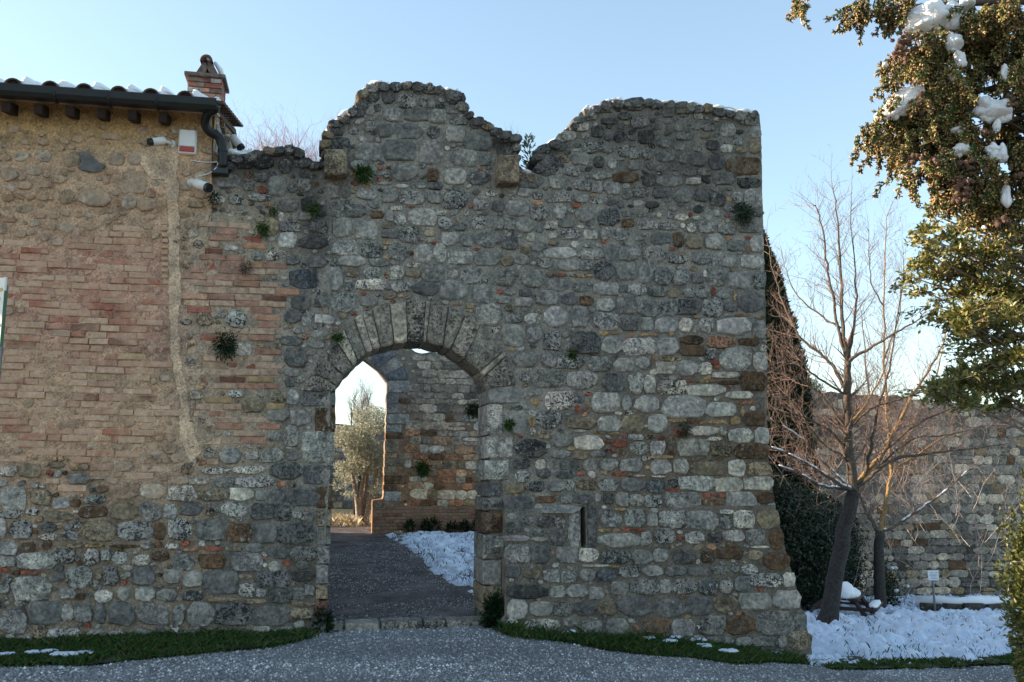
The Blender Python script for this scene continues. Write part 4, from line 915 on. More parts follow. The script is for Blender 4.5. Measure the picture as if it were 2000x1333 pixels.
# snow: lumpy sheets that sink under the ground where the snow has melted
def snow_sheet(name, poly, step, thr, amp, kind='stuff', edge=.35, bias=None):
    P = np.array(poly, float)
    def lump(X, Y):
        d = np.full(X.shape, 9.)
        for i in range(len(P)):
            a_, b_2 = P[i], P[(i+1) % len(P)]; dd = b_2-a_; L2 = max((dd**2).sum(), 1e-9)
            t = np.clip(((X-a_[0])*dd[0]+(Y-a_[1])*dd[1])/L2, 0, 1)
            d = np.minimum(d, np.hypot(X-a_[0]-t*dd[0], Y-a_[1]-t*dd[1]))
        n1_ = fbm(X*2.2, Y*2.6, 40, 3); n2_ = fbm(X*7, Y*7, 50, 3)
        t_ = thr if bias is None else thr+bias(X, Y)
        v = (.45*n1_+.55*n2_-t_)
        h = amp*np.tanh(v*3.4)+amp*1.5*(fbm(X*3.9+Y*1.3, Y*3.9-X*1.3, 70, 3)-.5)+amp*.22*(fbm(X*11+Y*6, Y*11-X*6, 60, 2)-.5)
        return np.minimum(h, h*.0+ (d/edge)*amp*1.2-.03)
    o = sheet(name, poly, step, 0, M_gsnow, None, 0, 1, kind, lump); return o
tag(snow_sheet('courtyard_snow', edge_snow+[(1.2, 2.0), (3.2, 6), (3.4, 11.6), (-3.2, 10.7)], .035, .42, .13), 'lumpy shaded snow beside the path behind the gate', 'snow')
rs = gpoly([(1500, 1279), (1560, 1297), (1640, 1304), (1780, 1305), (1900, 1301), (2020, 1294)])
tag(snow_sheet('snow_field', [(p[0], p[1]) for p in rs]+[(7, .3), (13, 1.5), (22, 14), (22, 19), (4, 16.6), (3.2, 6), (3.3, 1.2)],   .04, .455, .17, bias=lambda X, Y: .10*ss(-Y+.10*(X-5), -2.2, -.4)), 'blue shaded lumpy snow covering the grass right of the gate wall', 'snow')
# ------------------------------------------------------------------ gravel stones
def pebbles(name, n, region, smin, smax, cols, seed, label, cat='gravel', dz=0., dens=None):
    r = np.random.RandomState(seed); x = r.uniform(region[0], region[1], n); y = r.uniform(region[2], region[3], n)
    if dens is not None: k = dens(x, y, r); x, y = x[k], y[k]
    n = len(x); s = smin+(smax-smin)*r.rand(n)**3
    z = terrain(x, y)+dz+.03*(fbm(x*3, y*3, 2)-.5)+s*.15
    base = np.array([(1, 0, 0), (0, 1, 0), (-1, 0, 0), (0, -1, 0), (0, 0, .75), (.0, .0, -.75), ], float)
    base = np.array([(1, .3, .1), (.4, 1, -.1), (-.6, .9, .15), (-1, -.2, -.05), (-.3, -1, .1), (.7, -.8, 0), (.1, .05, .7)], float)
    F0 = np.array([(0, 1, 6), (1, 2, 6), (2, 3, 6), (3, 4, 6), (4, 5, 6), (5, 0, 6)])
    an = r.rand(n)*6.28; c_, s_ = np.cos(an), np.sin(an)
    B = base[None]*(1+.35*(r.rand(n, 7, 3)-.5))*s[:, None, None]; B[:, :, 1] *= .75; 
    X = x[:, None]+B[:, :, 0]*c_[:, None]-B[:, :, 1]*s_[:, None]; Y = y[:, None]+B[:, :, 0]*s_[:, None]+B[:, :, 1]*c_[:, None]
    Z = z[:, None]+B[:, :, 2]; Z[:, :6] -= (s*.25)[:, None]
    V = np.stack([X, Y, Z], -1).reshape(-1, 3); Fc = (F0[None]+np.arange(n)[:, None, None]*7).reshape(-1, 3)
    cols = np.array(cols); ci = cols[(r.rand(n)**1.3*len(cols)).astype(int)]*(.8+.4*r.rand(n, 1))*(.55+.9*fbm(x*.7+3, y*1.6, 91, 4))[:, None]
    T = np.concatenate([np.repeat(ci, 7, 0), np.ones((n*7, 1))], 1)
    o = mesh_obj(name, V, Fc, M_peb, None, T); o['kind'] = 'stuff'; tag(o, label, cat); return o
M_peb = tint_mat('pebble', .8, .2, 60, 0.002)
def dens_front(x, y, r):
    px, py = proj(np.stack([x, y, terrain(x, y)], -1)); lim = -.12*(x < -2)-.04*x*(x < -2)
    wl = (x+1.17)*math.tan(YAW)-.25; inner = (x > -2.1) & (x < -.2)
    return (px > -120) & (px < 2120) & (py < 1420) & ((y < wl) | (inner & (y < .3)) | (x > 3.6)) & ~verge_mask(x, y)
vleft = gpoly([(-60, 1255), (200, 1250), (400, 1243), (560, 1236), (608, 1226), (622, 1232), (600, 1250), (520, 1266), (430, 1275), (330, 1286), (200, 1300), (100, 1304), (-60, 1306)])
vright = gpoly([(948, 1190), (988, 1215), (992, 1235), (1080, 1248), (1200, 1255), (1330, 1262), (1450, 1272), (1540, 1283), (1575, 1300), (1450, 1300), (1340, 1288), (1230, 1276), (1100, 1258), (1000, 1246), (960, 1225), (944, 1205)])
vfar = gpoly([(1620, 1302), (1700, 1298), (1850, 1292), (2020, 1284), (2020, 1298), (1900, 1304), (1750, 1308), (1620, 1308)])
def verge_mask(x, y): return inside(x, y, vleft) | inside(x, y, vright) | inside(x, y, vfar)
GC = [(.19, .195, .20), (.23, .235, .24), (.27, .275, .28), (.16, .16, .165), (.22, .21, .20), (.33, .33, .33), (.28, .27, .25), (.42, .42, .41), (.66, .66, .64)]
pebbles('gravel_stones', 190000, (-6.2, 6.6, -4.2, .6), .005, .016, GC, 5, 'loose grey and white gravel spread over the forecourt', dens=dens_front)
pebbles('larger_gravel', 5200, (-6.2, 6.6, -4.2, .6), .011, .024, [(.5, .5, .49), (.66, .66, .64), (.36, .36, .36), (.28, .25, .22)], 15, 'scattered larger pale stones lying on the gravel forecourt', dens=dens_front)
pebbles('path_grit', 45000, (-3.3, .9, .35, 9), .006, .018, [(.07, .065, .06), (.12, .105, .10), (.2, .18, .165), (.40, .38, .36)], 6, 'fine brown grit on the path through the gate', 'grit', .004)
# ------------------------------------------------------------------ grass
def blades(name, polys, n, hmin, hmax, cols, seed, label, dz=0., cat='grass', wd=.0045, fade=None):
    r = np.random.RandomState(seed); XS = []; 
    for P in polys:
        P = np.array(P); a_, b_2 = P.min(0), P.max(0); x = r.uniform(a_[0], b_2[0], n*4); y = r.uniform(a_[1], b_2[1], n*4)
        k = inside(x, y, P) & (fbm(x*4.5, y*4.5, seed) > .44+.3*(r.rand(len(x))-.5)); XS.append(np.stack([x[k], y[k]], 1)[:n])
    q = np.concatenate(XS); q = q+r.normal(size=q.shape)*.035; n = len(q); x, y = q[:, 0], q[:, 1]
    h = (hmin+(hmax-hmin)*r.rand(n)**1.6)*(.4+1.2*fbm(x*2, y*2, seed+3)); an = r.rand(n)*6.28; w_ = wd*(.6+.9*r.rand(n))
    z = terrain(x, y)+dz; dx, dy = np.cos(an), np.sin(an); lean = h*(.2+.9*r.rand(n)); la = r.rand(n)*6.28; lx, ly = np.cos(la)*lean, np.sin(la)*lean
    V = np.stack([np.stack([x-dx*w_, y-dy*w_, z-.01], 1), np.stack([x+dx*w_, y+dy*w_, z-.01], 1), np.stack([x+dx*w_*.8+lx*.4, y+dy*w_*.8+ly*.4, z+h*.6], 1), np.stack([x+lx, y+ly, z+h*.9], 1)], 1).reshape(-1, 3)
    Fc = (np.array([(0, 1, 2), (0, 2, 3)])[None]+np.arange(n)[:, None, None]*4).reshape(-1, 3)
    cols = np.array(cols); ci = cols[r.randint(0, len(cols), n)]*(.7+.6*r.rand(n, 1)); T = np.concatenate([np.repeat(ci, 4, 0), np.ones((n*4, 1))], 1)
    o = mesh_obj(name, V, Fc, M_grass, None, T); o['kind'] = 'stuff'; tag(o, label, cat); return o
GR = [(.03, .075, .018), (.045, .10, .022), (.022, .055, .014), (.06, .11, .03), (.10, .10, .04)]
blades('verge_grass', [vleft], 26000, .02, .085, GR, 3, 'dark green grass verge at the foot of the house wall')
vl2 = gpoly([(-60, 1252), (200, 1248), (400, 1242), (560, 1235), (600, 1228), (590, 1246), (400, 1258), (200, 1268), (-60, 1272)]); vr2 = gpoly([(985, 1212), (1080, 1246), (1200, 1252), (1330, 1259), (1450, 1268), (1560, 1280), (1540, 1292), (1340, 1276), (1100, 1256), (985, 1236)])
blades('tall_weeds', [vl2], 9000, .03, .11, GR, 23, 'taller green weeds hugging the foot of the house wall', wd=.0045)
blades('tall_weeds', [vr2], 11000, .03, .12, GR, 24, 'taller green weeds hugging the foot of the gate wall', wd=.0045)
blades('verge_grass', [vright], 30000, .02, .095, GR, 4, 'dark green grass strip at the foot of the gate wall right of the arch')
blades('verge_grass', [vfar], 9000, .02, .07, GR, 5, 'short green grass between gravel and snow field at the right')
for nm, P in (('left_verge', vleft), ('right_verge', vright), ('far_verge', vfar)):
    o = sheet('verge_soil', P, .05, .022, M_soil, None, .05, 7)
blades('snow_grass', [[(4, .6), (9, .8), (16, 8), (18, 15), (6, 15), (4, 8)]], 7000, .02, .075, [(.03, .045, .02), (.07, .06, .03), (.02, .03, .015)], 8, 'dark grass tips poking through the snow field at right', .05, wd=.0035)
blades('snow_grass', [edge_snow+[(1.2, 2.0), (3.0, 6), (3.2, 11.2), (-3.2, 10.5)]], 3000, .03, .09, [(.07, .09, .03), (.2, .17, .08), (.05, .06, .03)], 9, 'dry grass tips in the courtyard snow behind the gate', .05, wd=.003)
# little snow remnants on the verges
sp_ = Acc()
def lumpy(acc, c, r3, seed, nu=9, nv=6, amp=.25, T=None):
    rr = random.Random(seed); V = []
    for j in range(nv+1):
        ph = math.pi*j/nv
        for i in range(nu):
            t = 2*math.pi*i/nu; k = 1+amp*(rr.random()-.5)*2*(0 < j < nv)
            V.append((c[0]+r3[0]*k*math.sin(ph)*math.cos(t), c[1]+r3[1]*k*math.sin(ph)*math.sin(t), c[2]+r3[2]*k*math.cos(ph)))
    acc.add(V, [(j*nu+i, (j+1)*nu+i, (j+1)*nu+(i+1) % nu, j*nu+(i+1) % nu) for j in range(nv) for i in range(nu)], T)
for i, (px, py, w_, h_) in enumerate([(125, 1288, 46, 6), (95, 1283, 16, 5), (165, 1286, 26, 6), (10, 1289, 16, 5), (65, 1284, 8, 4), (235, 1266, 8, 3), (1268, 1262, 14, 6), (1322, 1258, 26, 10), (1308, 1266, 12, 4), (1362, 1264, 30, 7), (1375, 1276, 18, 7), (1425, 1286, 22, 6), (1440, 1272, 16, 4), (1455, 1273, 26, 7), (1512, 1291, 26, 8), (1560, 1290, 50, 14), (1600, 1298, 46, 10), (1535, 1280, 26, 8), (1117, 1248, 6, 5), (1345, 1252, 10, 4)]):
    p = ground_hit(px, py); lx = w_/2/175.
    for k in range(3+int(w_/4)): lumpy(sp_, (p[0]+rng.uniform(-1, 1)*lx, p[1]+rng.uniform(-1, 1)*h_*.008, p[2]+(.045 if px < 700 else .075)), (rng.uniform(.02, .06), rng.uniform(.012, .03), .016), i*31+k)
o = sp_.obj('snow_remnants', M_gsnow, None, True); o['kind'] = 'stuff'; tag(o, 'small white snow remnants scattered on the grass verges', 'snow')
# threshold stones in the gateway
th = thing('threshold', 'worn low stone threshold across the gateway', 'step', (-1.17, 0, 0), YAW)
for x0, x1 in ((640, 668), (670, 736), (738, 818), (820, 862), (864, 945)):
    A = ground_hit(x0, 1214); B = ground_hit(x1, 1214)
    la = (A[0]+1.17)*math.cos(YAW)+A[1]*math.sin(YAW); lb = (B[0]+1.17)*math.cos(YAW)+B[1]*math.sin(YAW); yy = -(A[0]+1.17)*math.sin(YAW)+A[1]*math.cos(YAW)
    aa = Acc(); aa.box(((la+lb)/2, .10, rng.uniform(-.005, .012)), (lb-la-.012, .30, .13), T=(.33, .31, .27, rng.random())); bevel(aa.obj('threshold_stone', M_stone, th), .015)
# ------------------------------------------------------------------ other walls
def stone_wall(name, label, fr, poly, holes, rowh, sw, palette, mort, thick, step, sizerange=(.6, 1.5), seed=1, pieces_mat=None, prot=.03, fillp=.97, extra=None, nseg=8):
    t = thing(name, label, 'wall', (fr.o[0], fr.o[1], 0), fr.yaw)
    core('mortar_core', fr, poly, holes, step, mort, M_mortar, t, thick, .01)
    oc = new_occ(); ins = poly_mask(poly)
    for h in holes: oc |= poly_mask(h)
    P = Pieces('stone', pieces_mat or M_far, t); Pb = Pieces('brick', M_brick, t)
    xs = [p[0] for p in poly]; ys = [p[1] for p in poly]
    if extra: extra(t, oc, P, Pb)
    y = max(ys)
    while y > min(ys):
        h = rowh*rng.uniform(.72, 1.25); x = min(xs)+rng.uniform(0, sw)
        while x < max(xs):
            w_ = sw*rng.uniform(*sizerange); cx = x+w_/2; cy = y-h/2+1.2*math.sin(x*.03)
            if 0 < cy < 1490 and -OX < cx < 2180 and ins[int(cy), int(cx)+OX] and ins[int(cy-h*.35), int(cx)+OX] and free(oc, cx, cy, w_*.8, h*.7, 0, .12):
                hh = h*rng.uniform(.85, 1.0)
                if rng.random() < fillp:
                    cc = palette(cx, cy); tgt = P
                    if rng.random() < .06 and hh > rowh*.8:
                        for s in (-1, 1): P.add(stone_geo(fr, cx, cy+s*hh*.26, w_-1.2, hh*.48-.8, prot*.6, nseg, 4.5, .06), cc, w_*hh*.4)
                    else: tgt.add(stone_geo(fr, cx, cy, w_-1.3, hh-.8, prot*.7, 10, rng.uniform(4, 9), .07, ang=rng.uniform(-.05, .05)), cc, w_*hh)
                    mark(oc, cx, cy, w_, hh)
            x += w_
        y -= h
    # chips in the joints
    for i in range(2500):
        px = rng.uniform(max(-200, min(xs)), min(2100, max(xs))); py = rng.uniform(max(0, min(ys)), min(1340, max(ys)))
        if ins[int(py), int(px)+OX] and free(oc, px, py, 6, 4.5, .8):
            P.add(stone_geo(fr, px, py, 6, 4.5, prot*.6, 6), palette(px, py), 3); mark(oc, px, py, 6, 4)
    P.build(); Pb.build(); return t
# courtyard wall with a pointed arch, seen through the gate
FC = Frame(-1.85, 11.3, YAW)
cpoly = [(430, 700), (600, 668), (700, 664), (760, 668), (795, 678), (812, 688), (860, 691), (880, 694), (900, 700), (950, 706), (1000, 704), (1010, 716), (1010, 1072), (700, 1072), (430, 1060)]
cpoly = jag(cpoly, 0, 11, 2, random.Random(8))
chole = [(640, 1045), (640, 760), (652, 730), (668, 712), (690, 700), (700, 697), (712, 702), (738, 722), (757, 747), (754, 860), (749, 975), (728, 978), (727, 1045)]
def pal_c(px, py):
    warm = float(ss(py, 760, 960))  # warm bounce light put into the colour of the lower stones
    c = tuple(x*y for x, y in zip(PAL[rng.choice('gggldl')], (1.1, .96, .82))) if rng.random() > warm else PAL[rng.choice('tltbwootp')]
    return jit(lerp(c, (c[0]*1.12, c[1]*.98, c[2]*.8), warm), .2)
def mort_c(px, py): return lerp((.20, .17, .14), (.33, .19, .11), float(ss(py, 740, 930)))  # mortar takes the same painted warm bounce light lower down
def extra_c(t, oc, P, Pb):
    for (x0, x1, y0, y1, c) in [(757, 800, 744, 768, 'g'), (755, 779, 769, 788, 'd'), (755, 780, 790, 808, 'g'), (754, 800, 810, 828, 'g'), (753, 784, 830, 844, 'g'), (753, 788, 846, 858, 'b'), (752, 778, 860, 884, 't'), (751, 776, 886, 896, 't'), (751, 790, 898, 910, 't'), (750, 776, 912, 925, 't'), (750, 797, 928, 946, 'b'), (749, 775, 947, 958, 'b'), (749, 783, 961, 979, 'l'), (728, 775, 981, 992, 't')]:
        V, Fc, C = quad_block(FC, [(x0, y1), (x1, y1), (x1, y0), (x0, y0)], .02, .5); P.add((V, Fc, C), jit(PAL[c], .1), 999); mark(oc, (x0+x1)/2, (y0+y1)/2, x1-x0+1, y1-y0+1)
    vj = [((757, 745), (800, 742)), ((752, 735), (790, 715)), ((738, 721), (775, 694)), ((722, 707), (755, 672)), ((708, 698), (722, 668)), ((698, 696), (694, 668)), ((684, 702), (664, 668)), ((664, 716), (632, 690)), ((648, 738), (606, 715)), ((641, 756), (598, 745))]
    for i in range(len(vj)-1):
        (a, b), (c, d) = vj[i], vj[i+1]
        V, Fc, C = quad_block(FC, shrink([b, d, c, a], 1.5)[::-1] if True else 0, .02, .5); P.add((V, Fc, C), jit(PAL['g'] if i % 2 else PAL['D'], .1), 999)
        oc |= poly_mask([a, c, d, b])
    # brick courses of the footing
    for k in range(7):
        zc = FC.hit(800, 1036)[2]+k*.075+.02; u = FC.hit(728, 1000)[0]
        while u < FC.hit(1000, 1000)[0]:
            L = rng.uniform(.16, .3)
            Pb.add(brick_geo(FC, u+.006, u+L-.006, zc, zc+.062, 0, .015), jit(lerp(PAL[rng.choice('oqry')], (.17, .12, .08), .62), .15), L); px, py = proj(FC.world(np.array([u+L/2, 0, zc+.03]))); mark(oc, px, py, 20, 7)
            u += L
yard = stone_wall('courtyard_wall', 'warm rubble wall with a pointed arch seen through the gateway', FC, cpoly, [chole], 15.5, 25, pal_c, mort_c, .5, 5, seed=3, extra=extra_c, nseg=10)
# far wall on the right
FR = Frame(9, 16.3, YAW)
rpoly = [(1180, 745), (1500, 758), (1560, 764), (1640, 768), (1760, 775), (1830, 784), (1900, 792), (2000, 790), (2180, 798), (2180, 1195), (1180, 1195)]
rpoly = jag(rpoly, 0, 8, 3, random.Random(9))
def pal_r(px, py):
    c = PAL[rng.choice('gldgldtwg')]; 
    if rng.random() < .04: c = PAL['b']
    return jit((c[0]*.98, c[1]*.88, c[2]*.78), .15)
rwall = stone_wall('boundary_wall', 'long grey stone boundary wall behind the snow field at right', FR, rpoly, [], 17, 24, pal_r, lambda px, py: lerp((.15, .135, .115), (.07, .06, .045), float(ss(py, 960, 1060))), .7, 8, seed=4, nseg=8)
# wall beyond the olive tree
FB = Frame(-6, 25.5, YAW)
def pal_b(px, py): return jit(PAL[rng.choice('gdt')], .15)
stone_wall('back_wall', 'distant low stone wall behind the olive tree seen through both arches', FB, [(560, 826), (660, 828), (705, 833), (760, 838), (850, 836), (850, 1048), (560, 1048)], [], 11, 17, pal_b, lambda a, b: (.16, .14, .12), .5, 5, nseg=6)
# unseen wall added left of the courtyard to shade it (behind the house)
FX = Frame(-5.0, 5.6, R(97))
t = thing('yard_shade_wall', 'unseen rubble wall added behind the house to shade the courtyard', 'wall', (-4.7, 3.2, 0), R(102))
a = Acc(); a.box((4.0, 0, 2.3), (8.6, .7, 5.8), T=(.22, .19, .15, 1)); a.obj('mortar_core', M_mortar, t)
ap = Pieces('stone', M_far, t)
for zc in np.arange(.1, 5.0, .26):
    u = -.2
    while u < 8:
        L = rng.uniform(.25, .5); q = rng.uniform(.02, .05); V = []
        for yy, k in ((-.33, 1), (-.35-q*.4, 1), (-.35-q, .82)):
            for b, c_ in ((-1, -1), (1, -1), (1, 1), (-1, 1)): V.append((u+L/2+b*(L/2-.015)*k, yy, zc+c_*.11*k))
        ap.add((V, [(i, (i+1) % 4, 4+(i+1) % 4, 4+i) for i in range(4)]+[(4+i, 4+(i+1) % 4, 8+(i+1) % 4, 8+i) for i in range(4)]+[(8, 9, 10, 11)], np.array([u, -.35, zc])), jit(PAL[rng.choice('gldt')], .15), L); u += L
ap.build()

# ------------------------------------------------------------------ leaves and twigs
def leaves(name, C, Nn, L, W, cols, mat, parent=None, seed=0, fold=.3, asz=.4, dirs=None, kind='stuff'):
    """C: (n,3) leaf bases; each leaf is a folded blade of four triangles' worth of faces"""
    r = np.random.RandomState(seed); n = len(C)
    d = r.normal(size=(n, 3)) if dirs is None else dirs+r.normal(size=(n, 3))*Nn
    d /= np.linalg.norm(d, axis=1)[:, None]; up = r.normal(size=(n, 3)); s = np.cross(d, up); s /= np.linalg.norm(s, axis=1)[:, None]+1e-9; nn = np.cross(s, d)
    l = (L*(1-asz/2+asz*r.rand(n)))[:, None]; w_ = (W*(1-asz/2+asz*r.rand(n)))[:, None]
    V = np.stack([C, C+d*l*.5+s*w_*.5+nn*w_*fold, C+d*l, C+d*l*.5-s*w_*.5+nn*w_*fold], 1).reshape(-1, 3)
    Fc = (np.array([(0, 1, 2), (0, 2, 3)])[None]+np.arange(n)[:, None, None]*4).reshape(-1, 3)
    cols = np.array(cols); ci = cols[r.randint(0, len(cols), n)]*(.75+.5*r.rand(n, 1)); T = np.concatenate([np.repeat(ci, 4, 0), np.ones((n*4, 1))], 1)
    o = mesh_obj(name, V, Fc, mat, parent, T)
    if kind: o['kind'] = kind
    return o
class Twigs:
    """many thin three-sided tapered segments"""
    def __init__(s): s.a = []; s.c = []
    def seg(s, p, q, r0, r1, c): s.a.append((*p, *q, r0, r1)); s.c.append(c)
    def obj(s, name, mat, parent=None):
        A = np.array(s.a, float); n = len(A); p, q = A[:, :3], A[:, 3:6]; d = q-p; d /= np.linalg.norm(d, axis=1)[:, None]+1e-9
        up = np.where(np.abs(d[:, 2:3]) < .8, np.array([[0, 0, 1.]]), np.array([[1., 0, 0]])); a_ = np.cross(d, up); a_ /= np.linalg.norm(a_, axis=1)[:, None]; b_2 = np.cross(d, a_)
        R_ = []
        for (c, r) in ((p, A[:, 6:7]), (q, A[:, 7:8])):
            for k in range(3): t = 2*math.pi*k/3; R_.append(c+(a_*math.cos(t)+b_2*math.sin(t))*r)
        V = np.stack(R_, 1).reshape(-1, 3); F0 = np.array([(0, 1, 4, 3), (1, 2, 5, 4), (2, 0, 3, 5)]); Fc = (F0[None]+np.arange(n)[:, None, None]*6).reshape(-1, 4)
        T = np.concatenate([np.repeat(np.array(s.c), 6, 0), np.ones((n*6, 1))], 1); o = mesh_obj(name, V, Fc, mat, parent, T); o['kind'] = 'stuff'; return o
def twig_rec(T, p, d, L, r, depth, rr, c, up=.25, nchild=3, bend=.25, spread=.8):
    n = max(2, int(L/.09)) if depth > 0 else 3; n = min(n, 9); p = Vector(p); d = Vector(d).normalized()
    for i in range(n):
        r1 = r*(1-.8*(i+1)/n); d = (d+Vector((rr.gauss(0, bend*.4), rr.gauss(0, bend*.4), up*.12+rr.gauss(0, bend*.3)))).normalized()
        q = p+d*(L/n); T.seg(p, q, r*(1-.8*i/n), r1, c)
        if depth > 0 and i > 0 and rr.random() < nchild/n:
            a_ = d.orthogonal().normalized(); a_.rotate(Matrix.Rotation(rr.random()*6.28, 3, d)) if False else None
            a_ = Matrix.Rotation(rr.random()*6.28, 3, d) @ d.orthogonal().normalized()
            nd = (d*(1-spread*.5)+a_*spread+Vector((0, 0, up))).normalized()
            twig_rec(T, q, nd, L*rr.uniform(.3, .6), max(r1*.75, .003), depth-1, rr, c, up, nchild, bend, spread)
        p = q
BK = (.05, .043, .038, 1); TW = (.27, .19, .15); LB = (.115, .09, .065, 1); YL = (.27, .175, .075, 1)  # LB, YL: warm sun on upper limbs put into bark colour; YL also lichen
def bare_tree(name, label, limbs, D0, trunk_r, seed, twc, twlen=.8, twn=9, depth=2, snow_on=(), depth_wob=.6, group=None, yellow=()):
    """limbs: [(list of photo points, r0, r1)] ; first is the trunk"""
    rr = random.Random(seed); base = at(*limbs[0][0][0], D0)
    t = thing(name, label, 'tree', base, 0, group); T = Twigs(); sn = Acc()
    off = base
    dd = {}
    for li, (pts, r0, r1) in enumerate(limbs):
        D = D0 if li == 0 else None
        P3 = []
        drift = 0 if li == 0 else rr.uniform(-1, 1)*depth_wob
        for i, (x, y) in enumerate(pts):
            if i == 0 and (x, y) in dd: Dp = dd[(x, y)]; Ds = Dp
            elif i == 0: Ds = D0
            Di = (Ds if li else D0)+drift*i/max(1, len(pts)-1)
            dd[(x, y)] = Di; P3.append(at(x, y, Di)-off)
        S = smooth(P3, 5); n = len(S)
        S = [s+np.array([rr.gauss(0, 1), rr.gauss(0, 1), rr.gauss(0, .5)])*(.012 if li else .008) for s in S]
        rad = [(r0+(r1-r0)*(i/(n-1)))*(.82 if li else 1) for i in range(n)]
        if li == 0: rad[0] *= 1.5; rad[1] *= 1.25; rad[2] *= 1.1; S[0] = S[0]-np.array([0, 0, .15])
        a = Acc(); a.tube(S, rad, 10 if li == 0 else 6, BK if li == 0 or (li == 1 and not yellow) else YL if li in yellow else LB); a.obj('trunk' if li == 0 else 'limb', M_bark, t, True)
        if li:
            Ltot = sum(np.linalg.norm(S[i+1]-S[i]) for i in range(n-1)); k = int(Ltot*twn)
            for j in range(k):
                f = rr.uniform(.12, 1)**.8; i = min(n-2, int(f*(n-1))); p = S[i]+(S[i+1]-S[i])*rr.random(); d = Vector(S[i+1]-S[i]).normalized()
                a_ = Matrix.Rotation(rr.random()*6.28, 3, d) @ d.orthogonal().normalized()
                nd = d*.45+a_*.8+Vector((0, 0, .28)); twig_rec(T, p, nd, twlen*rr.uniform(.35, 1)*(1.1-.6*f), max(.0055, rad[i]*.34), depth, rr, twc, .35, 5, .2)
            twig_rec(T, S[-1], Vector(S[-1]-S[-2]), twlen*.7, r1*.9, depth, rr, twc)
            if li in snow_on:
                top_ = [s+np.array([0, 0, rad[i]*.8+.008]) for i, s in enumerate(S)]
                for i in range(1, n-2):
                    if rr.random() < .75: sn.tube([top_[i], (top_[i]+top_[i+1])/2, top_[i+1]], [.012, rad[i]*.6+.012, .012], 6)
    o = T.obj('twigs', M_bark, t)
    if sn.n: o = sn.obj('branch_snow', M_snow, t, True); o['kind'] = 'stuff'
    return t
J1 = (1655, 705); J0 = (1668, 960)
bare_tree('bare_tree', 'large bare tree with a leaning dark trunk and snow on its low branches', [
    ([(1616, 1222), (1628, 1150), (1640, 1080), (1655, 1010), J0], .155, .12),
    ([J0, (1660, 900), (1656, 840), (1654, 770), J1], .115, .075),
    ([J1, (1638, 640), (1622, 560), (1612, 490), (1600, 420), (1590, 400)], .04, .01),
    ([J1, (1645, 620), (1642, 520), (1636, 440), (1628, 368)], .05, .008),
    ([J1, (1668, 640), (1672, 580), (1668, 520), (1662, 400)], .04, .008),
    ([(1654, 770), (1630, 720), (1600, 690), (1560, 655), (1530, 590), (1508, 520), (1500, 470)], .045, .008),
    ([(1642, 640), (1600, 615), (1560, 580), (1532, 520)], .03, .007),
    ([J1, (1700, 680), (1740, 655), (1790, 628), (1822, 605)], .04, .007),
    ([(1656, 840), (1600, 770), (1570, 745), (1530, 730), (1500, 700)], .04, .008),
    ([J0, (1690, 925), (1725, 885), (1752, 830), (1790, 760), (1830, 700), (1850, 640)], .075, .01),
    ([J0, (1700, 930), (1742, 900), (1800, 888), (1870, 880), (1960, 868)], .06, .012),
    ([(1690, 925), (1700, 870), (1715, 800), (1740, 700), (1760, 560)], .045, .008),
    ([J0, (1630, 940), (1590, 915), (1550, 893), (1500, 872)], .045, .015),
    ([J0, (1640, 955), (1600, 948), (1560, 925), (1502, 903)], .04, .012),
    ([(1660, 900), (1630, 850), (1600, 830), (1560, 812), (1505, 800)], .04, .01),
    ([(1656, 840), (1690, 790), (1720, 740), (1745, 660)], .035, .008),
    ([(1725, 885), (1790, 830), (1850, 800), (1920, 770)], .035, .008),
    ([J0, (1620, 915), (1570, 860), (1520, 830), (1498, 815)], .035, .008), ([(1660, 900), (1600, 860), (1560, 800), (1530, 770), (1500, 765)], .035, .008), ([(1700, 930), (1780, 860), (1850, 850), (1980, 820)], .03, .008), ([(1656, 840), (1700, 800), (1760, 780), (1850, 750)], .03, .007), ([(1654, 770), (1600, 740), (1560, 700), (1530, 640)], .03, .007)],
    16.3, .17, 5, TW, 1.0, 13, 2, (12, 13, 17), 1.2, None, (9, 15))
J2 = (1718, 1040)
bare_tree('bare_tree', 'slimmer bare tree with a forked trunk between the leaning tree and the sign', [
    ([(1720, 1196), (1718, 1150), (1717, 1090), J2], .135, .10),
    ([J2, (1730, 985), (1740, 920), (1737, 850), (1730, 790), (1727, 700), (1727, 600), (1729, 500), (1730, 420)], .06, .01),
    ([J2, (1700, 1015), (1688, 990), (1680, 950), (1690, 880)], .06, .02),
    ([J2, (1745, 1030), (1790, 1000), (1840, 965), (1895, 915)], .045, .012),
    ([(1740, 920), (1775, 850), (1800, 790), (1830, 730), (1845, 660)], .05, .01),
    ([(1737, 850), (1700, 780), (1690, 700), (1680, 600)], .04, .008),
    ([(1727, 700), (1750, 640), (1762, 560), (1765, 490)], .03, .007),
    ([(1727, 600), (1705, 560), (1698, 500), (1696, 450)], .025, .006),
    ([(1740, 920), (1790, 890), (1850, 850), (1900, 840)], .04, .01)],
    20, .12, 6, TW, 1.15, 13, 2, (3,), 1.0, None, (1, 4, 8))
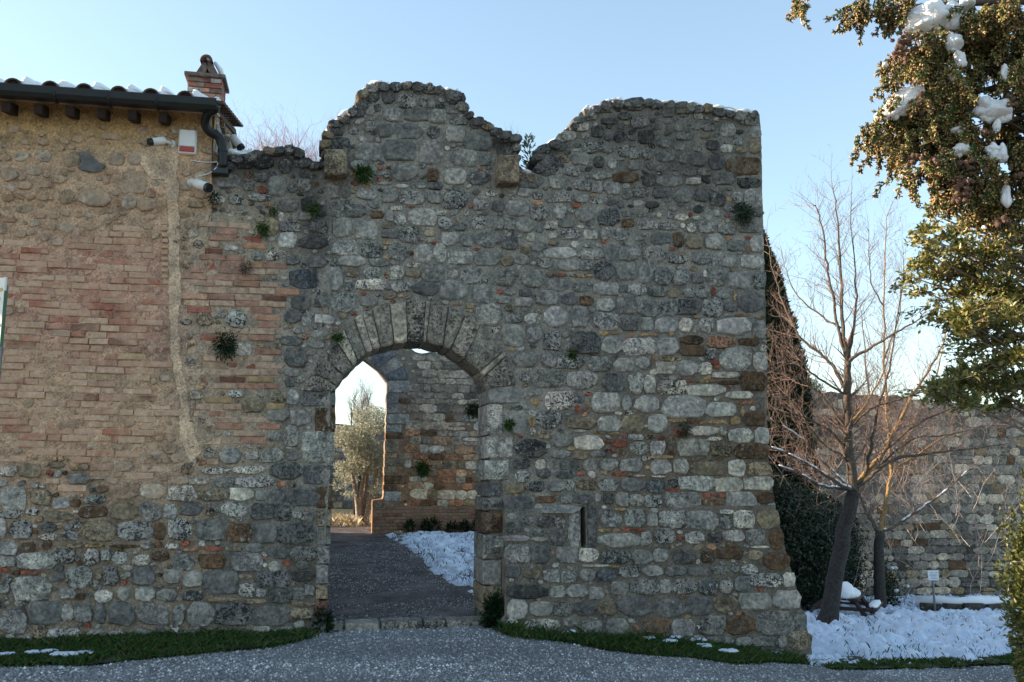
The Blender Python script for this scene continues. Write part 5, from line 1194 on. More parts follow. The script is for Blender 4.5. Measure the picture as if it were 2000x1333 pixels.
# twiggy bushes against the boundary wall
for i, (px, py, sz, hh) in enumerate([(1555, 960, 70, 400), (1645, 950, 70, 390), (1740, 960, 80, 400), (1830, 960, 80, 380), (1895, 940, 60, 330), (1700, 1010, 40, 200)]):
    b = at(px, py, 20.6+i*.25); rr = random.Random(70+i); bz_ = float(terrain(b[0], b[1]))
    t = thing('bare_bush', ['bare reddish bush beside the gate wall edge', 'bare reddish bush behind the leaning trunk', 'bare reddish bush behind the slimmer tree', 'bare reddish bush right of the slimmer tree', 'rightmost bare reddish bush near the evergreen', 'low bare bush at the foot of the boundary wall'][i], 'bush', (b[0], b[1], bz_), 0, 'bare bushes before the boundary wall')
    T = Twigs(); top_h = at(px, py-hh*.5, b[1]-CY)[2]-bz_
    for k in range(11):
        a_ = rr.random()*6.28; rad = rr.random()**.5*sz/75.
        twig_rec(T, (math.cos(a_)*rad*.5, math.sin(a_)*rad*.5, rr.uniform(0, top_h*.55)), (math.cos(a_)*.7+rr.gauss(0, .3), math.sin(a_)*.6, 1), top_h*rr.uniform(.3, .5), .012, 2, rr, (.36, .29, .24), .2, 5, .35)
    T.obj('twigs', M_bark, t)
# far treetops behind the low wall
for i, (px, py, top_) in enumerate([(490, 330, 245), (545, 330, 250), (590, 335, 262), (625, 330, 268)]):
    b = at(px, py, 30); rr = random.Random(90+i); z0 = float(terrain(b[0], b[1]))
    t = thing('far_bare_tree', ['leftmost bare treetop beside the house gable', 'bare treetop rising over the low wall between gable and merlon', 'bare treetop behind the low stretch of wall', 'bare treetop next to the left merlon'][i], 'tree', (b[0], b[1], z0), 0, 'bare treetops behind the gate wall')
    H = at(px, top_, 30)[2]-z0; a = Acc(); a.tube([(0, 0, -.2), (.1, 0, H*.35), (0, .1, H*.72)], [.16, .12, .05], 7, (*BK[:3], 1)); a.obj('trunk', M_bark, t, True)
    T = Twigs()
    for k in range(90):
        a_ = rr.random()*6.28; f = rr.uniform(.5, .85); twig_rec(T, (0, 0, H*f), (math.cos(a_)*.7, math.sin(a_)*.7, .9), H*rr.uniform(.2, .42)*(1.3-f), .03, 2, rr, (.36, .24, .24), .3, 5)
    T.obj('twigs', M_bark, t)
# tall thin bare tree and olive tree through the arches
rr = random.Random(5)
b = at(700, 1030, 28); z0 = float(terrain(b[0], b[1]))
t = thing('far_bare_tree', 'thin bare tree rising behind the olive tree in the pointed arch', 'tree', (b[0], b[1], z0)); H = at(700, 745, 28)[2]-z0
T = Twigs(); a = Acc()
for k, x in enumerate((-.35, .0, .25)):
    a.tube([(x*.3, 0, -.1), (x*.7, 0, H*.4), (x, .1, H*.8)], [.06, .04, .015], 6, (*BK[:3], 1))
    for j in range(40):
        a_ = rr.random()*6.28; f = rr.uniform(.35, .85); twig_rec(T, (x*f, 0, H*f), (math.cos(a_)*.5, math.sin(a_)*.5, .9), H*rr.uniform(.1, .22), .012, 2, rr, (.2, .17, .16), .3, 5)
a.obj('trunk', M_bark, t, True); T.obj('twigs', M_bark, t)
b = at(702, 1030, 23.2); z0 = float(terrain(b[0], b[1])); R_ = np.random.RandomState(12)
t = thing('olive_tree', 'bushy olive tree glittering in the sun behind the pointed arch', 'tree', (b[0], b[1], z0))
for k, pts in enumerate(([(0, 0, -.1), (-.06, 0, .5), (-.15, 0, 1.0), (-.35, .1, 1.8)], [(.02, 0, -.1), (.0, 0, .5), (.05, 0, 1.1), (.2, 0, 2.0)], [(.14, 0, -.1), (.22, 0, .5), (.34, 0, 1.0), (.5, 0, 1.7)], [(.05, .1, -.1), (.1, .1, .6), (.15, .2, 1.6)])):
    a = Acc(); a.tube(smooth(pts, 3), [.085-.005*i for i in range(10)], 8, (.30, .26, .22, 1)); a.obj('trunk', M_bark, t, True)
n = 40000; u = R_.normal(size=(n, 3)); u /= np.linalg.norm(u, axis=1)[:, None]; rad = R_.rand(n, 1)**.45
C = u*rad*np.array([1.35, 1.1, 1.25])+np.array([.05, 0, 1.95]); C = C+.12*np.stack([fbm(C[:, 0]*3, C[:, 2]*3, s)-.5 for s in (1, 2, 3)], 1)
keep = fbm(C[:, 0]*2.6+5, C[:, 2]*2.6, 77, 3) > .47; C = C[keep]
leaves('crown', C, 1, .075, .022, [(.24, .26, .20), (.36, .37, .32), (.17, .20, .14), (.48, .47, .42)], M_olive, t, 4)
o = blades('dry_grass', [[(b[0]-1.6, b[1]-.8), (b[0]+2, b[1]-.5), (b[0]+2, b[1]+1.5), (b[0]-1.6, b[1]+1.5)]], 900, .1, .35, [(.5, .42, .33), (.4, .33, .25)], 14, 'pale dry grass around the olive tree trunks', 0, 'grass', .008)

# cypress behind the wall edge
b = at(1502, 1180, 24); z0 = float(terrain(b[0], b[1])); H = at(1500, 428, 24)[2]-z0
t = thing('cypress', 'tall narrow dark cypress behind the right edge of the gate wall', 'tree', (b[0], b[1], z0))
a = Acc(); a.tube([(0, 0, -.2), (0, 0, H*.9)], [.18, .02], 8, (*BK[:3], 1)); a.obj('trunk', M_bark, t, True)
n = 85000; zz = R_.rand(n)**.8*H; prof = 1.3*(1-np.clip(zz/H, 0, 1)**3.4)
an = R_.rand(n)*6.28; rr_ = prof*(.55+.5*R_.rand(n)**.5)*(1+.25*(fbm(an*2, zz*1.6, 8)-.5)*2); C = np.stack([np.cos(an)*rr_, np.sin(an)*rr_, zz], 1)
leaves('crown', C, .45, .17, .055, [(.018, .035, .018), (.028, .05, .022), (.012, .025, .014), (.045, .055, .025)], M_leaf, t, 6, dirs=np.stack([np.cos(an)*.4, np.sin(an)*.4, np.ones(n)], 1))
# dark evergreen mass at the foot of the boundary wall
hx = [(1535, 1165, 20.5, 1.6, 2.9), (1590, 1165, 21.5, 1.2, 2.8), (1480, 1165, 20.8, 1.5, 3.2)]
for i, (px, py, D, rad, H) in enumerate(hx):
    b = at(px, py, D); z0 = float(terrain(b[0], b[1])); t = thing('evergreen_bush', ['big dark evergreen bush filling the corner behind the gate wall', 'dark evergreen bush beside the leaning tree trunk', 'leftmost dark evergreen bush, mostly behind the gate wall edge'][i], 'bush', (b[0], b[1], z0), 0, 'dark evergreen bushes behind the gate wall')
    n = 22000; u = R_.normal(size=(n, 3)); u /= np.linalg.norm(u, axis=1)[:, None]; q = R_.rand(n, 1)**.4
    C = u*q*np.array([rad, rad, H*.52])+np.array([0, 0, H*.5]); C = C[(C[:, 2] > 0)]; C += .25*(np.stack([fbm(C[:, 0]*2, C[:, 2]*2, s) for s in (11, 12, 13)], 1)-.5)
    leaves('foliage', C, 1, .085, .04, [(.02, .035, .016), (.03, .05, .02), (.014, .024, .012)], M_gloss, t, 20+i)
    a = Acc(); a.tube([(0, 0, -.2), (.1, 0, H*.7)], [.09, .03], 6, (*BK[:3], 1)); a.obj('stem', M_bark, t)
# pale sunlit bush top over the boundary wall
b = at(1555, 765, 27.5); t = thing('sunlit_bush', 'pale green bush showing over the boundary wall next to the cypress', 'bush', (b[0], b[1], float(terrain(b[0], b[1]))))
n = 6000; u = R_.normal(size=(n, 3)); u /= np.linalg.norm(u, axis=1)[:, None]; hz_ = b[2]-float(terrain(b[0], b[1]))
C = u*R_.rand(n, 1)**.5*np.array([.9, .6, .5])+np.array([0, 0, hz_]); leaves('foliage', C, 1, .09, .03, [(.16, .19, .08), (.10, .14, .05)], M_leaf, t, 30)
a = Acc(); a.tube([(0, 0, -.2), (0, 0, hz_)], [.08, .04], 6, (*BK[:3], 1)); a.obj('stem', M_bark, t)
# small snowy shrubs at the wall foot
for i, (px, py, D) in enumerate([(1662, 1160, 21.2), (1735, 1165, 21.6)]):
    b = at(px, py, D); z0 = float(terrain(b[0], b[1])); t = thing('small_shrub', ['small dark shrub dusted with snow left of the slimmer trunk', 'small dark shrub dusted with snow right of the slimmer trunk'][i], 'shrub', (b[0], b[1], z0), 0, 'snow dusted shrubs at the wall foot')
    n = 1600; u = R_.normal(size=(n, 3)); C = u*np.array([.16, .16, .32])+np.array([0, 0, .45]); C = C[C[:, 2] > 0]
    leaves('foliage', C, 1, .07, .035, [(.02, .035, .016), (.03, .05, .02)], M_gloss, t, 40+i); s_ = Acc()
    for k in range(9): lumpy(s_, (rng.gauss(0, .14), rng.gauss(0, .1)-.12, rng.uniform(.25, 1.0)), (.05, .05, .04), k+i*9)
    o = s_.obj('snow_dusting', M_snow, t, True); o['kind'] = 'stuff'

# ------------------------------------------------------------------ picnic table, sign, kerb
b = ground_hit(1668, 1206); t = thing('picnic_table', 'snow covered wooden picnic table half hidden behind the leaning trunk', 'picnic table', (b[0]-.10, b[1], float(terrain(b[0]-.10, b[1]))), R(62))
M_pw = plain('picnic_wood', (.05, .032, .028), .7, .4, 14)
S_ = .74
for k in range(5): bevel(box_obj('table_plank', M_pw, t, (0, -.30*S_+k*.15*S_, .58*S_), (1.7*S_, .135*S_, .04)), .004)
for s in (-1, 1):
    for k in range(2): bevel(box_obj('seat_plank', M_pw, t, (0, s*(.62+.14*k)*S_, .34*S_), (1.7*S_, .125*S_, .04)), .004)
    for sy in (-1, 1):
        a = Acc(); a.tube([(s*.62*S_, sy*.22*S_, .57*S_), (s*.62*S_, sy*.62*S_, -.05)], .045, 4); a.obj('leg', M_pw, t)
    box_obj('seat_bearer', M_pw, t, (s*.62*S_, 0, .31*S_), (.045, 1.5*S_, .07)); box_obj('top_bearer', M_pw, t, (s*.62*S_, 0, .545*S_), (.045, .66*S_, .05))
s_ = Acc(); lumpy(s_, (-.15, 0, .58*S_+.06), (.72*S_, .33*S_, .12), 3, 14, 8, .10); lumpy(s_, (-.42, 0, .58*S_+.12), (.35*S_, .25*S_, .2), 4, 12, 8, .10)
lumpy(s_, (0, -.69*S_, .36*S_+.03), (.8*S_, .14*S_, .05), 6, 14, 6, .12); o = s_.obj('table_snow', M_snow, t, True); o['kind'] = 'stuff'
b = ground_hit(1827, 1199); Ds = b[1]-CY; z0 = b[2]
t = thing('post_sign', 'small white notice on a thin grey post in the snow', 'sign', b, R(4)); k = Ds/F/math.cos(ALPHA)
hp = at(1825, 1124, Ds)[2]-z0
bevel(box_obj('panel', plain('sign_white', (.70, .72, .75), .5, .04, 4, 0, 0), t, (0, -.02, hp), (.25, .015, .215)), .004)
a = Acc(); a.tube([(0, 0, -.2), (-.01, 0, hp+.05)], .024, 8); a.obj('post', M_post, t)
M_ink = plain('grey_print', (.22, .23, .26), .6, .1, 5, 0, 0)
for j, (x, z, w_) in enumerate(((-.04, .06, .08), (.07, .06, .05), (0, .025, .15), (-.01, -.005, .17), (.0, -.035, .13), (.02, -.065, .16))): box_obj('text_line', M_ink, t, (x, -.029, hp+z), (w_, .002, .009))
# low kerb of the flower bed
kb = thing('bed_edging', 'low dark stone edging of a snowy bed in front of the boundary wall', 'kerb', (0, 0, 0))
ks = [ground_hit(x, y) for x, y in ((1796, 1198), (1840, 1199), (1882, 1200), (1924, 1200), (1962, 1199), (2000, 1198), (2040, 1197))]
for i in range(len(ks)-1):
    p, q = ks[i], ks[i+1]; L = math.hypot(q[0]-p[0], q[1]-p[1]); rz = math.atan2(q[1]-p[1], q[0]-p[0]); aa = Acc()
    aa.box(((p[0]+q[0])/2, (p[1]+q[1])/2, min(p[2], q[2])+.10), (L-.03, .14, .26), rz, 0, (.10, .085, .07, rng.random())); bevel(aa.obj('edging_stone', M_stone, kb), .02)
s_ = Acc(); s_.tube([(p[0]+.1*math.sin(i*2), p[1]+.16, p[2]+.22) for i, p in enumerate(ks)], [.12, .14, .1, .15, .12, .13, .1], 8); o = s_.obj('edging_snow', M_snow, kb, True); o['kind'] = 'stuff'

# ------------------------------------------------------------------ plants growing on the walls
def tuft(px, py, fr, rad, n, cols, label, cat='plant', name='wall_fern', L=.06, W=.018, dep=-.05, seed=0, mat=None, droop=-.5):
    c = fr.world(fr.hit(px, py)+np.array([0, dep, 0])); r = np.random.RandomState(seed+int(px)); t = thing(name, label, cat, c, fr.yaw)
    C = r.normal(size=(n, 3))*np.array([rad*.85, rad*.4, rad*1.05])*.42; d = C/(np.linalg.norm(C, axis=1)[:, None]+1e-6)+np.array([0, -.5, droop])
    leaves('leaves', C, .4, L, W, cols, mat or M_leaf, t, seed, dirs=d)
    a = Acc(); a.tube([(0, .06, -.02), (0, 0, 0), (0, -.02, .02)], .006, 4, (*BK[:3], 1)); a.obj('stem', M_bark, t)
    return t
G1 = [(.05, .11, .02), (.07, .14, .03), (.035, .08, .02)]; G2 = [(.02, .045, .02), (.03, .06, .025), (.015, .03, .015)]; DRY = [(.06, .05, .035), (.10, .085, .06)]
tuft(711, 343, FW, .10, 260, G1, 'bright green fern under the left merlon', seed=1)
tuft(514, 450, FW, .09, 240, G1, 'round green moss cushion on the wall left of the arch', name='moss_cushion', L=.025, seed=2)
tuft(534, 416, FW, .05, 90, G1, 'small green moss spot above the round cushion', name='moss_cushion', L=.02, seed=3)
tuft(611, 412, FW, .06, 90, G1, 'small leafy fern on the black stain', seed=4)
tuft(442, 677, FW, .13, 520, G2, 'dark green bushy plant on the brickwork beside a white stone', 'plant', 'wall_plant', .045, .014, -.07, 5)
tuft(1447, 420, FW, .15, 480, G2, 'dark hanging plant near the top right corner of the gate wall', 'plant', 'wall_plant', .06, .01, -.07, 6)
tuft(481, 525, FW, .07, 200, DRY, 'dry grey tuft on the brickwork left of the arch', 'plant', 'dry_tuft', .04, .006, -.05, 7)
tuft(1332, 838, FW, .09, 160, G2, 'thin green tuft among the light stones on the right', 'plant', 'wall_plant', .06, .008, -.05, 8)
tuft(993, 829, FW, .045, 90, G1, 'little green tuft beside the right jamb', seed=9)
tuft(1116, 691, FW, .035, 70, G1, 'tiny green tuft right of the arch crown', seed=10)
tuft(660, 661, FW, .03, 60, G1, 'tiny green tuft on the left arch stones', seed=11)
tuft(1150, 1140, FW, .07, 120, G2, 'faint dark tuft below the arrow slit', 'plant', 'wall_plant', .05, .008, -.05, 12) if False else None
tuft(420, 390, FH, .06, 120, G2, 'small plant below the camera at the house corner', 'plant', 'wall_plant', .05, .01, -.06, 13)
tuft(826, 915, FC, .15, 260, G1, 'green plant on the courtyard wall above a pale block', 'plant', 'wall_plant', .09, .03, -.05, 14)
tuft(925, 800, FC, .2, 300, G2, 'dark plant on the courtyard wall beside the gateway edge', 'plant', 'wall_plant', .08, .03, -.05, 15)
for i, (px, py, s) in enumerate([(965, 1190, .17), (975, 1215, .17), (962, 1215, .12), (628, 1215, .13)]):
    tuft(px, py, Frame(-1.17, 0, YAW), s, 900, G2, ['dark green weed at the foot of the right jamb', 'dark green weed in the recess beside the right jamb', 'low dark weed beside the threshold', 'dark green weed at the foot of the left jamb'][i], 'weed', 'ground_weed', .05, .022, -.12, 20+i, None, .3)
for i, px in enumerate((800, 830, 848, 880, 905, 928)):
    tuft(px, 1034-(px % 3)*3, FC, .10+(px % 5)*.02, 110, G2, '%s dark green weed along the foot of the courtyard wall' % ('leftmost|second from left|third from left|third from right|second from right|rightmost'.split('|')[i]), 'weed', 'ground_weed', .12, .03, -.15, 30+i, None, .6)
# sapling in the gap between the merlons
c = FW.world(FW.plane(1036, 338, .15)); t = thing('sapling', 'young evergreen sapling growing in the gap between the merlons', 'sapling', c, 0)
T = Twigs(); a = Acc(); a.tube([(0, 0, -.1), (.0, 0, .2), (-.03, 0, .46)], [.009, .007, .003], 6, (*BK[:3], 1)); a.obj('stem', M_bark, t); C = []; Dd = []
for k in range(110):
    z_ = rng.uniform(.02, .46); an = rng.random()*6.28; s_ = rng.uniform(.0, .08)*(1.2-z_*1.6); C.append((math.cos(an)*s_-z_*.05, math.sin(an)*s_, z_)); Dd.append((math.cos(an), math.sin(an), .9))
leaves('leaves', np.array(C), .25, .085, .024, [(.16, .20, .07), (.10, .14, .05), (.22, .24, .1)], M_gloss, t, 50, dirs=np.array(Dd), kind=None)
c = FW.world(FW.plane(1026, 338, .1)); s_ = Acc(); 
for k in range(7): lumpy(s_, (c[0]+rng.uniform(-.1, .14), c[1]+rng.uniform(-.1, .1), c[2]-.02), (.08, .08, .035), k)
o = s_.obj('gap_snow', M_snow, None, True); o['kind'] = 'stuff'; tag(o, 'patch of snow in the gap between the merlons', 'snow')
c = FW.world(FW.plane(452, 300, .15)); s_ = Acc()
for k in range(12): lumpy(s_, (c[0]+rng.uniform(-.12, .34), c[1]+rng.uniform(-.1, .15), c[2]-.03), (.10, .10, .04), k)
o = s_.obj('ledge_snow', M_snow, None, True); o['kind'] = 'stuff'; tag(o, 'snow on the low wall top beside the downpipe', 'snow')
c = FW.world(FW.plane(982, 268, -.02)); t = thing('dry_grass_tuft', 'hanging dry grass on the right shoulder of the left merlon', 'plant', c, YAW); T = Twigs(); rr = random.Random(3)
for k in range(170):
    x = rr.uniform(-.14, .14); p = Vector((x, rr.uniform(-.05, .1), rr.uniform(-.08, .0))); twig_rec(T, p, (rr.gauss(0, .15), -.12, -1), rr.uniform(.1, .24), .002, 0, rr, (.10, .075, .055), -.2)
for k in range(16):
    x = rr.uniform(.0, .25); twig_rec(T, (x, .1, -.02), (rr.gauss(0, .2), 0, 1), rr.uniform(.12, .3), .002, 0, rr, (.16, .12, .09), .2)
T.obj('stalks', M_bark, t)

# ------------------------------------------------------------------ evergreen tree on the right (broad leaves)
t = None
cen = at(2150, 700, 8.3); z0 = float(terrain(cen[0], cen[1])); t = thing('holm_oak', 'broad leaved evergreen tree, sunlit above and dark below, at the right edge', 'tree', (cen[0], cen[1], z0))
B0 = np.array([cen[0], cen[1], z0]); a = Acc(); a.tube([(0, 0, -.2), (.05, 0, 1.5), (-.05, 0, 3), (-.2, 0, 4.6)], [.16, .14, .1, .04], 10, (*BK[:3], 1)); a.obj('trunk', M_bark, t, True)
ell = [(1250, 190, 110, 80, .5), (1120, 70, 60, 40, .2), (1100, 130, 60, 40, .2), (1050, 230, 60, 30, .25), (1020, 260, 70, 30, .2), (1100, 290, 80, 50, .4), (1060, 380, 90, 40, .35), (1350, 200, 150, 110, .8), (1500, 160, 150, 120, .8), (1600, 260, 120, 140, 1), (1250, 330, 140, 90, .8), (1420, 360, 170, 130, 1.2), (1580, 440, 120, 150, 1.2), (1150, 460, 130, 60, .55), (1020, 440, 60, 30, .25), (1060, 520, 90, 40, .35), (960, 515, 40, 15, .07), (1030, 600, 60, 30, .18), (1280, 480, 130, 90, .9), (1400, 560, 160, 110, 1.1), (1250, 610, 110, 70, .8), (1560, 620, 120, 120, 1.1), (1080, 690, 30, 30, .08), (1240, 760, 100, 60, 1), (1400, 740, 170, 90, 1.3), (1560, 780, 120, 110, 1.2), (1260, 840, 60, 50, .4), (1350, 870, 130, 80, .8), (1500, 920, 150, 90, 1), (1600, 1000, 110, 120, 1), (1330, 980, 70, 80, .3), (1420, 1080, 130, 80, .7), (1270, 1110, 70, 60, .5), (1300, 1180, 170, 60, 1.0), (1130, 1190, 80, 50, .5), (1180, 1250, 120, 60, .8), (1450, 1200, 140, 90, .8), (1600, 1180, 110, 130, .9), (1330, 1290, 160, 60, .5), (1560, 1300, 120, 50, .3), (1090, 760, 50, 20, .1)]
C = []; S3 = []; br = Twigs(); rr = random.Random(44)
ell = ell+[(rr.uniform(1680, 2700), rr.uniform(150, 1350), 150, 110, 1.1) for _ in range(24)]
for ex, ey, rx, ry, w_ in ell:
    cx = 1480+ex/3.173; cy = 380+ey/3.173; c3 = at(cx, cy, 8.1+rr.uniform(-.5, .6)); k = 8.1/F/ .98; n = int(480*w_)
    rxm = rx/3.173*k; rym = ry/3.173*k
    hub = B0+np.array([-.1, 0, max(1.2, min(4.3, c3[2]-z0-.5))]); p0 = Vector(hub-B0); p1 = Vector(c3-B0)
    pts = [p0, p0.lerp(p1, .5)+Vector((0, 0, -.08)), p1]; 
    br.seg(pts[0], pts[1], .022, .014, TW); br.seg(pts[1], pts[2], .014, .006, TW)
    for q in range(max(3, int(n/16))):
        e = Vector((rr.gauss(0, .5)*rxm, rr.gauss(0, .3), rr.gauss(0, .5)*rym)); tip = p1+e; br.seg(p1+e*.25, tip, .005, .003, TW)
        d = (e+Vector((-.05, 0, .12))).normalized()
        for j in range(16):
            f = rr.random(); C.append(tuple(p1+e*(.25+.75*f)+Vector((rr.gauss(0, .018), rr.gauss(0, .018), rr.gauss(0, .018))))); S3.append(tuple(d*.6))
br.obj('branches', M_bark, t)
leaves('leaves', np.array(C), .55, .064, .028, [(.19, .19, .055), (.13, .15, .045), (.32, .28, .10), (.09, .12, .04)], M_gloss, t, 60, dirs=np.array(S3))
# clipped sunlit shrub at the right edge
bs = at(2120, 1310, 5.7); z0 = float(terrain(bs[0], bs[1])); t = thing('sunlit_shrub', 'small leaved shrub in full sun at the lower right edge', 'shrub', (bs[0], bs[1], z0))
n = 42000; u = R_.normal(size=(n, 3)); u /= np.linalg.norm(u, axis=1)[:, None]; H = at(2000, 865, 5.7)[2]-z0
q = .72+.3*R_.rand(n, 1); th_ = np.arctan2(u[:, 1], u[:, 0]); bumpy = (1+.42*(fbm(th_*2.6+9, u[:, 2]*4.5, 31)-.5)*2)[:, None]
C = u*q*bumpy*np.array([.37, .37, H*.56])+np.array([0, 0, H*.46]); C = C[C[:, 2] > .03]; u2 = (C-np.array([0, 0, H*.46])); u2 /= np.linalg.norm(u2, axis=1)[:, None]
leaves('foliage', C, .6, .036, .017, [(.12, .13, .03), (.08, .10, .025), (.17, .17, .05), (.06, .08, .02)], M_gloss, t, 70, dirs=u2*.8)
a = Acc(); a.tube([(0, 0, -.1), (0, 0, H*.8)], [.05, .02], 6, (*BK[:3], 1)); a.obj('stem', M_bark, t)

# ------------------------------------------------------------------ conifer in the upper right corner
cb_ = at(2460, 1200, 6.2); cz0 = float(terrain(cb_[0], cb_[1])); B0 = np.array([cb_[0], cb_[1], cz0])
t = thing('conifer', 'sunlit conifer branches with brown cones and snow hanging in at upper right', 'tree', B0)
a = Acc(); a.tube([(0, 0, -.2), (0, 0, 3), (0, 0, 7.5)], [.2, .16, .05], 10, (*BK[:3], 1)); a.obj('trunk', M_bark, t, True)
DC = 5.5; kc = DC/F; S4 = 2.898
def cp(x, y, D=DC): return at(1560+x/S4, y/S4, D)-B0
el = [(300, 85, 50, 30), (350, 70, 60, 45), (420, 40, 60, 40), (470, 70, 50, 45), (545, 40, 70, 50), (560, 110, 45, 45), (640, 30, 50, 40), (10, 40, 16, 50), (20, 10, 20, 30), (790, 5, 60, 28),
      (700, 250, 55, 50), (680, 320, 60, 50), (770, 240, 60, 60), (560, 380, 60, 40), (540, 440, 40, 50), (620, 400, 60, 60), (690, 400, 60, 55), (740, 330, 60, 60), (830, 300, 60, 70), (820, 380, 70, 60), (880, 420, 60, 60), (900, 130, 60, 40), (930, 190, 60, 60), (980, 130, 80, 60), (1060, 90, 80, 60), (1050, 170, 90, 70), (1150, 60, 80, 70), (1150, 150, 90, 80), (1220, 100, 70, 90), (1240, 220, 60, 100), (1160, 250, 70, 80), (1060, 260, 80, 70), (970, 270, 70, 70), (950, 350, 60, 70), (1010, 380, 50, 80), (1010, 460, 40, 40), (1100, 330, 60, 60), (1120, 390, 40, 30), (1210, 350, 60, 60), (1000, 540, 45, 60), (900, 500, 70, 60), (960, 610, 50, 60),
      (780, 500, 80, 50), (740, 560, 80, 60), (840, 580, 70, 60), (640, 620, 70, 50), (700, 650, 80, 60), (600, 680, 50, 40), (800, 660, 80, 60), (660, 720, 90, 55), (740, 740, 60, 50), (480, 710, 50, 35), (420, 730, 50, 45), (400, 770, 35, 40), (430, 830, 30, 50), (490, 790, 50, 55), (560, 830, 60, 70), (570, 900, 40, 40), (620, 790, 60, 60), (680, 830, 70, 60), (660, 900, 60, 40), (780, 800, 90, 60), (860, 720, 60, 80), (940, 700, 60, 50), (980, 720, 50, 40), (880, 820, 80, 80), (960, 830, 70, 80), (860, 920, 70, 70), (960, 940, 80, 80), (1060, 740, 50, 60), (1050, 850, 60, 70), (1090, 960, 60, 60), (1140, 740, 30, 60), (700, 990, 70, 40), (640, 1020, 50, 40), (770, 960, 60, 50), (770, 1030, 50, 40), (840, 1000, 60, 60), (840, 1090, 50, 50), (900, 1100, 60, 70), (980, 1040, 70, 70), (1040, 1060, 60, 60), (1010, 1130, 60, 60), (1090, 1110, 60, 70), (1080, 1200, 50, 60), (1130, 1230, 50, 70), (1140, 1150, 50, 60), (1200, 430, 40, 80), (1240, 420, 40, 80), (1230, 520, 50, 70), (1240, 620, 40, 80), (1200, 690, 50, 50), (1230, 740, 50, 70), (1210, 830, 50, 60), (1250, 900, 40, 80), (1210, 1000, 50, 60), (1260, 1060, 30, 80), (1240, 1160, 40, 60)]
rr = random.Random(17); segs = Twigs(); tipsC = []; limb = Acc(); PC = []; PD = []
el = el+[(rr.uniform(1300, 2350), rr.uniform(-150, 1150), 95, 85) for _ in range(30)]
KC = [Vector(cp(x, y)) for x, y in ((560, 60), (700, 300), (1000, 150), (1220, 120), (600, 700), (850, 560), (900, 850), (1100, 380), (1200, 700), (780, 980), (1050, 1100), (1220, 1000), (1500, 100), (1500, 600), (1500, 1000), (1850, 200), (1850, 700))]
for i, kc_ in enumerate(KC):
    z1 = kc_.z+.1+.25*abs(kc_.x)/3; a0 = Vector((-.05, 0, z1)); limb.tube(smooth([a0, a0.lerp(kc_, .45)+Vector((0, rr.gauss(0, .1), .16)), kc_+Vector((0, 0, .02))], 4), [.045-.0038*q for q in range(9)], 6, (.10, .07, .05, 1))
for ex, ey, rx, ry in el:
    D = DC+rr.uniform(-.25, .3); c = Vector(cp(ex, ey, D)); h = min(KC, key=lambda q: (q-c).length)
    if ey < 130 and ex < 900: h = Vector(cp(ex+160, -420, DC))
    mid = h.lerp(c, .5)+Vector((0, 0, .03)); limb.tube([h, mid, c], [.012, .009, .004], 5, (.10, .07, .05, 1))
    rxm, rym = rx/S4*kc, ry/S4*kc; area = rx*ry; n = int(max(12, area/62))
    gbase = rr.choice([(.08, .12, .04), (.12, .15, .05), (.07, .10, .035), (.15, .17, .06)])
    for k in range(max(4, int(n/4.6))):
        p = c+Vector((rr.gauss(0, .42)*rxm, rr.gauss(0, .07), rr.gauss(0, .42)*rym+.045))
        sd = Vector(((p.x-c.x-.3*rxm)*1.2, rr.gauss(0, .04), -.8*rym-abs(rr.gauss(0, .3))*rym)).normalized(); SL = rr.uniform(.09, .19); m = 9
        for q_ in range(m):
            p = p+sd*(SL/m); sd = (sd+Vector((rr.gauss(0, .12), rr.gauss(0, .12), -.10))).normalized(); segs.seg(p, p+sd*(SL/m), .004, .0035, (.09, .075, .04))
            sgn = -1 if q_ % 2 else 1; lat = Matrix.Rotation(rr.gauss(0, .7)+(0 if sgn > 0 else math.pi), 3, sd) @ sd.orthogonal().normalized()
            d = (sd*.7+lat*.75).normalized(); L = rr.uniform(.026, .048)*(1.15-.5*q_/m)
            side = d.cross(Vector((rr.gauss(0, .5), 1, rr.gauss(0, .5)))).normalized(); gcol = tuple(x*rr.uniform(.75, 1.3) for x in gbase)
            segs.seg(p, p+d*L, .0036, .0026, gcol)
            for j in range(7):
                f = (j+1)/7.; s = -1 if j % 2 else 1; q = p+d*L*f; e = (d*.8+side*s*.75+Vector((rr.gauss(0, .25), rr.gauss(0, .25), rr.gauss(0, .25)))).normalized(); l = rr.uniform(.009, .02)*(1.15-f*.4)
                segs.seg(q, q+e*l, .0046, .0032, gcol)
                if rr.random() < .52: segs.seg(q+e*l, q+e*(l+rr.uniform(.006, .011)), .0052, .0034, rr.choice([(.62, .39, .19), (.50, .31, .14), (.36, .26, .11), (.70, .46, .25)]))
                if rr.random() < .02: tipsC.append((q+e*l, e))
segs.obj('foliage', M_bark if False else leaf_mat('conifer_scale', .12, .7, .2), t); limb.obj('boughs', M_bark, t, True)
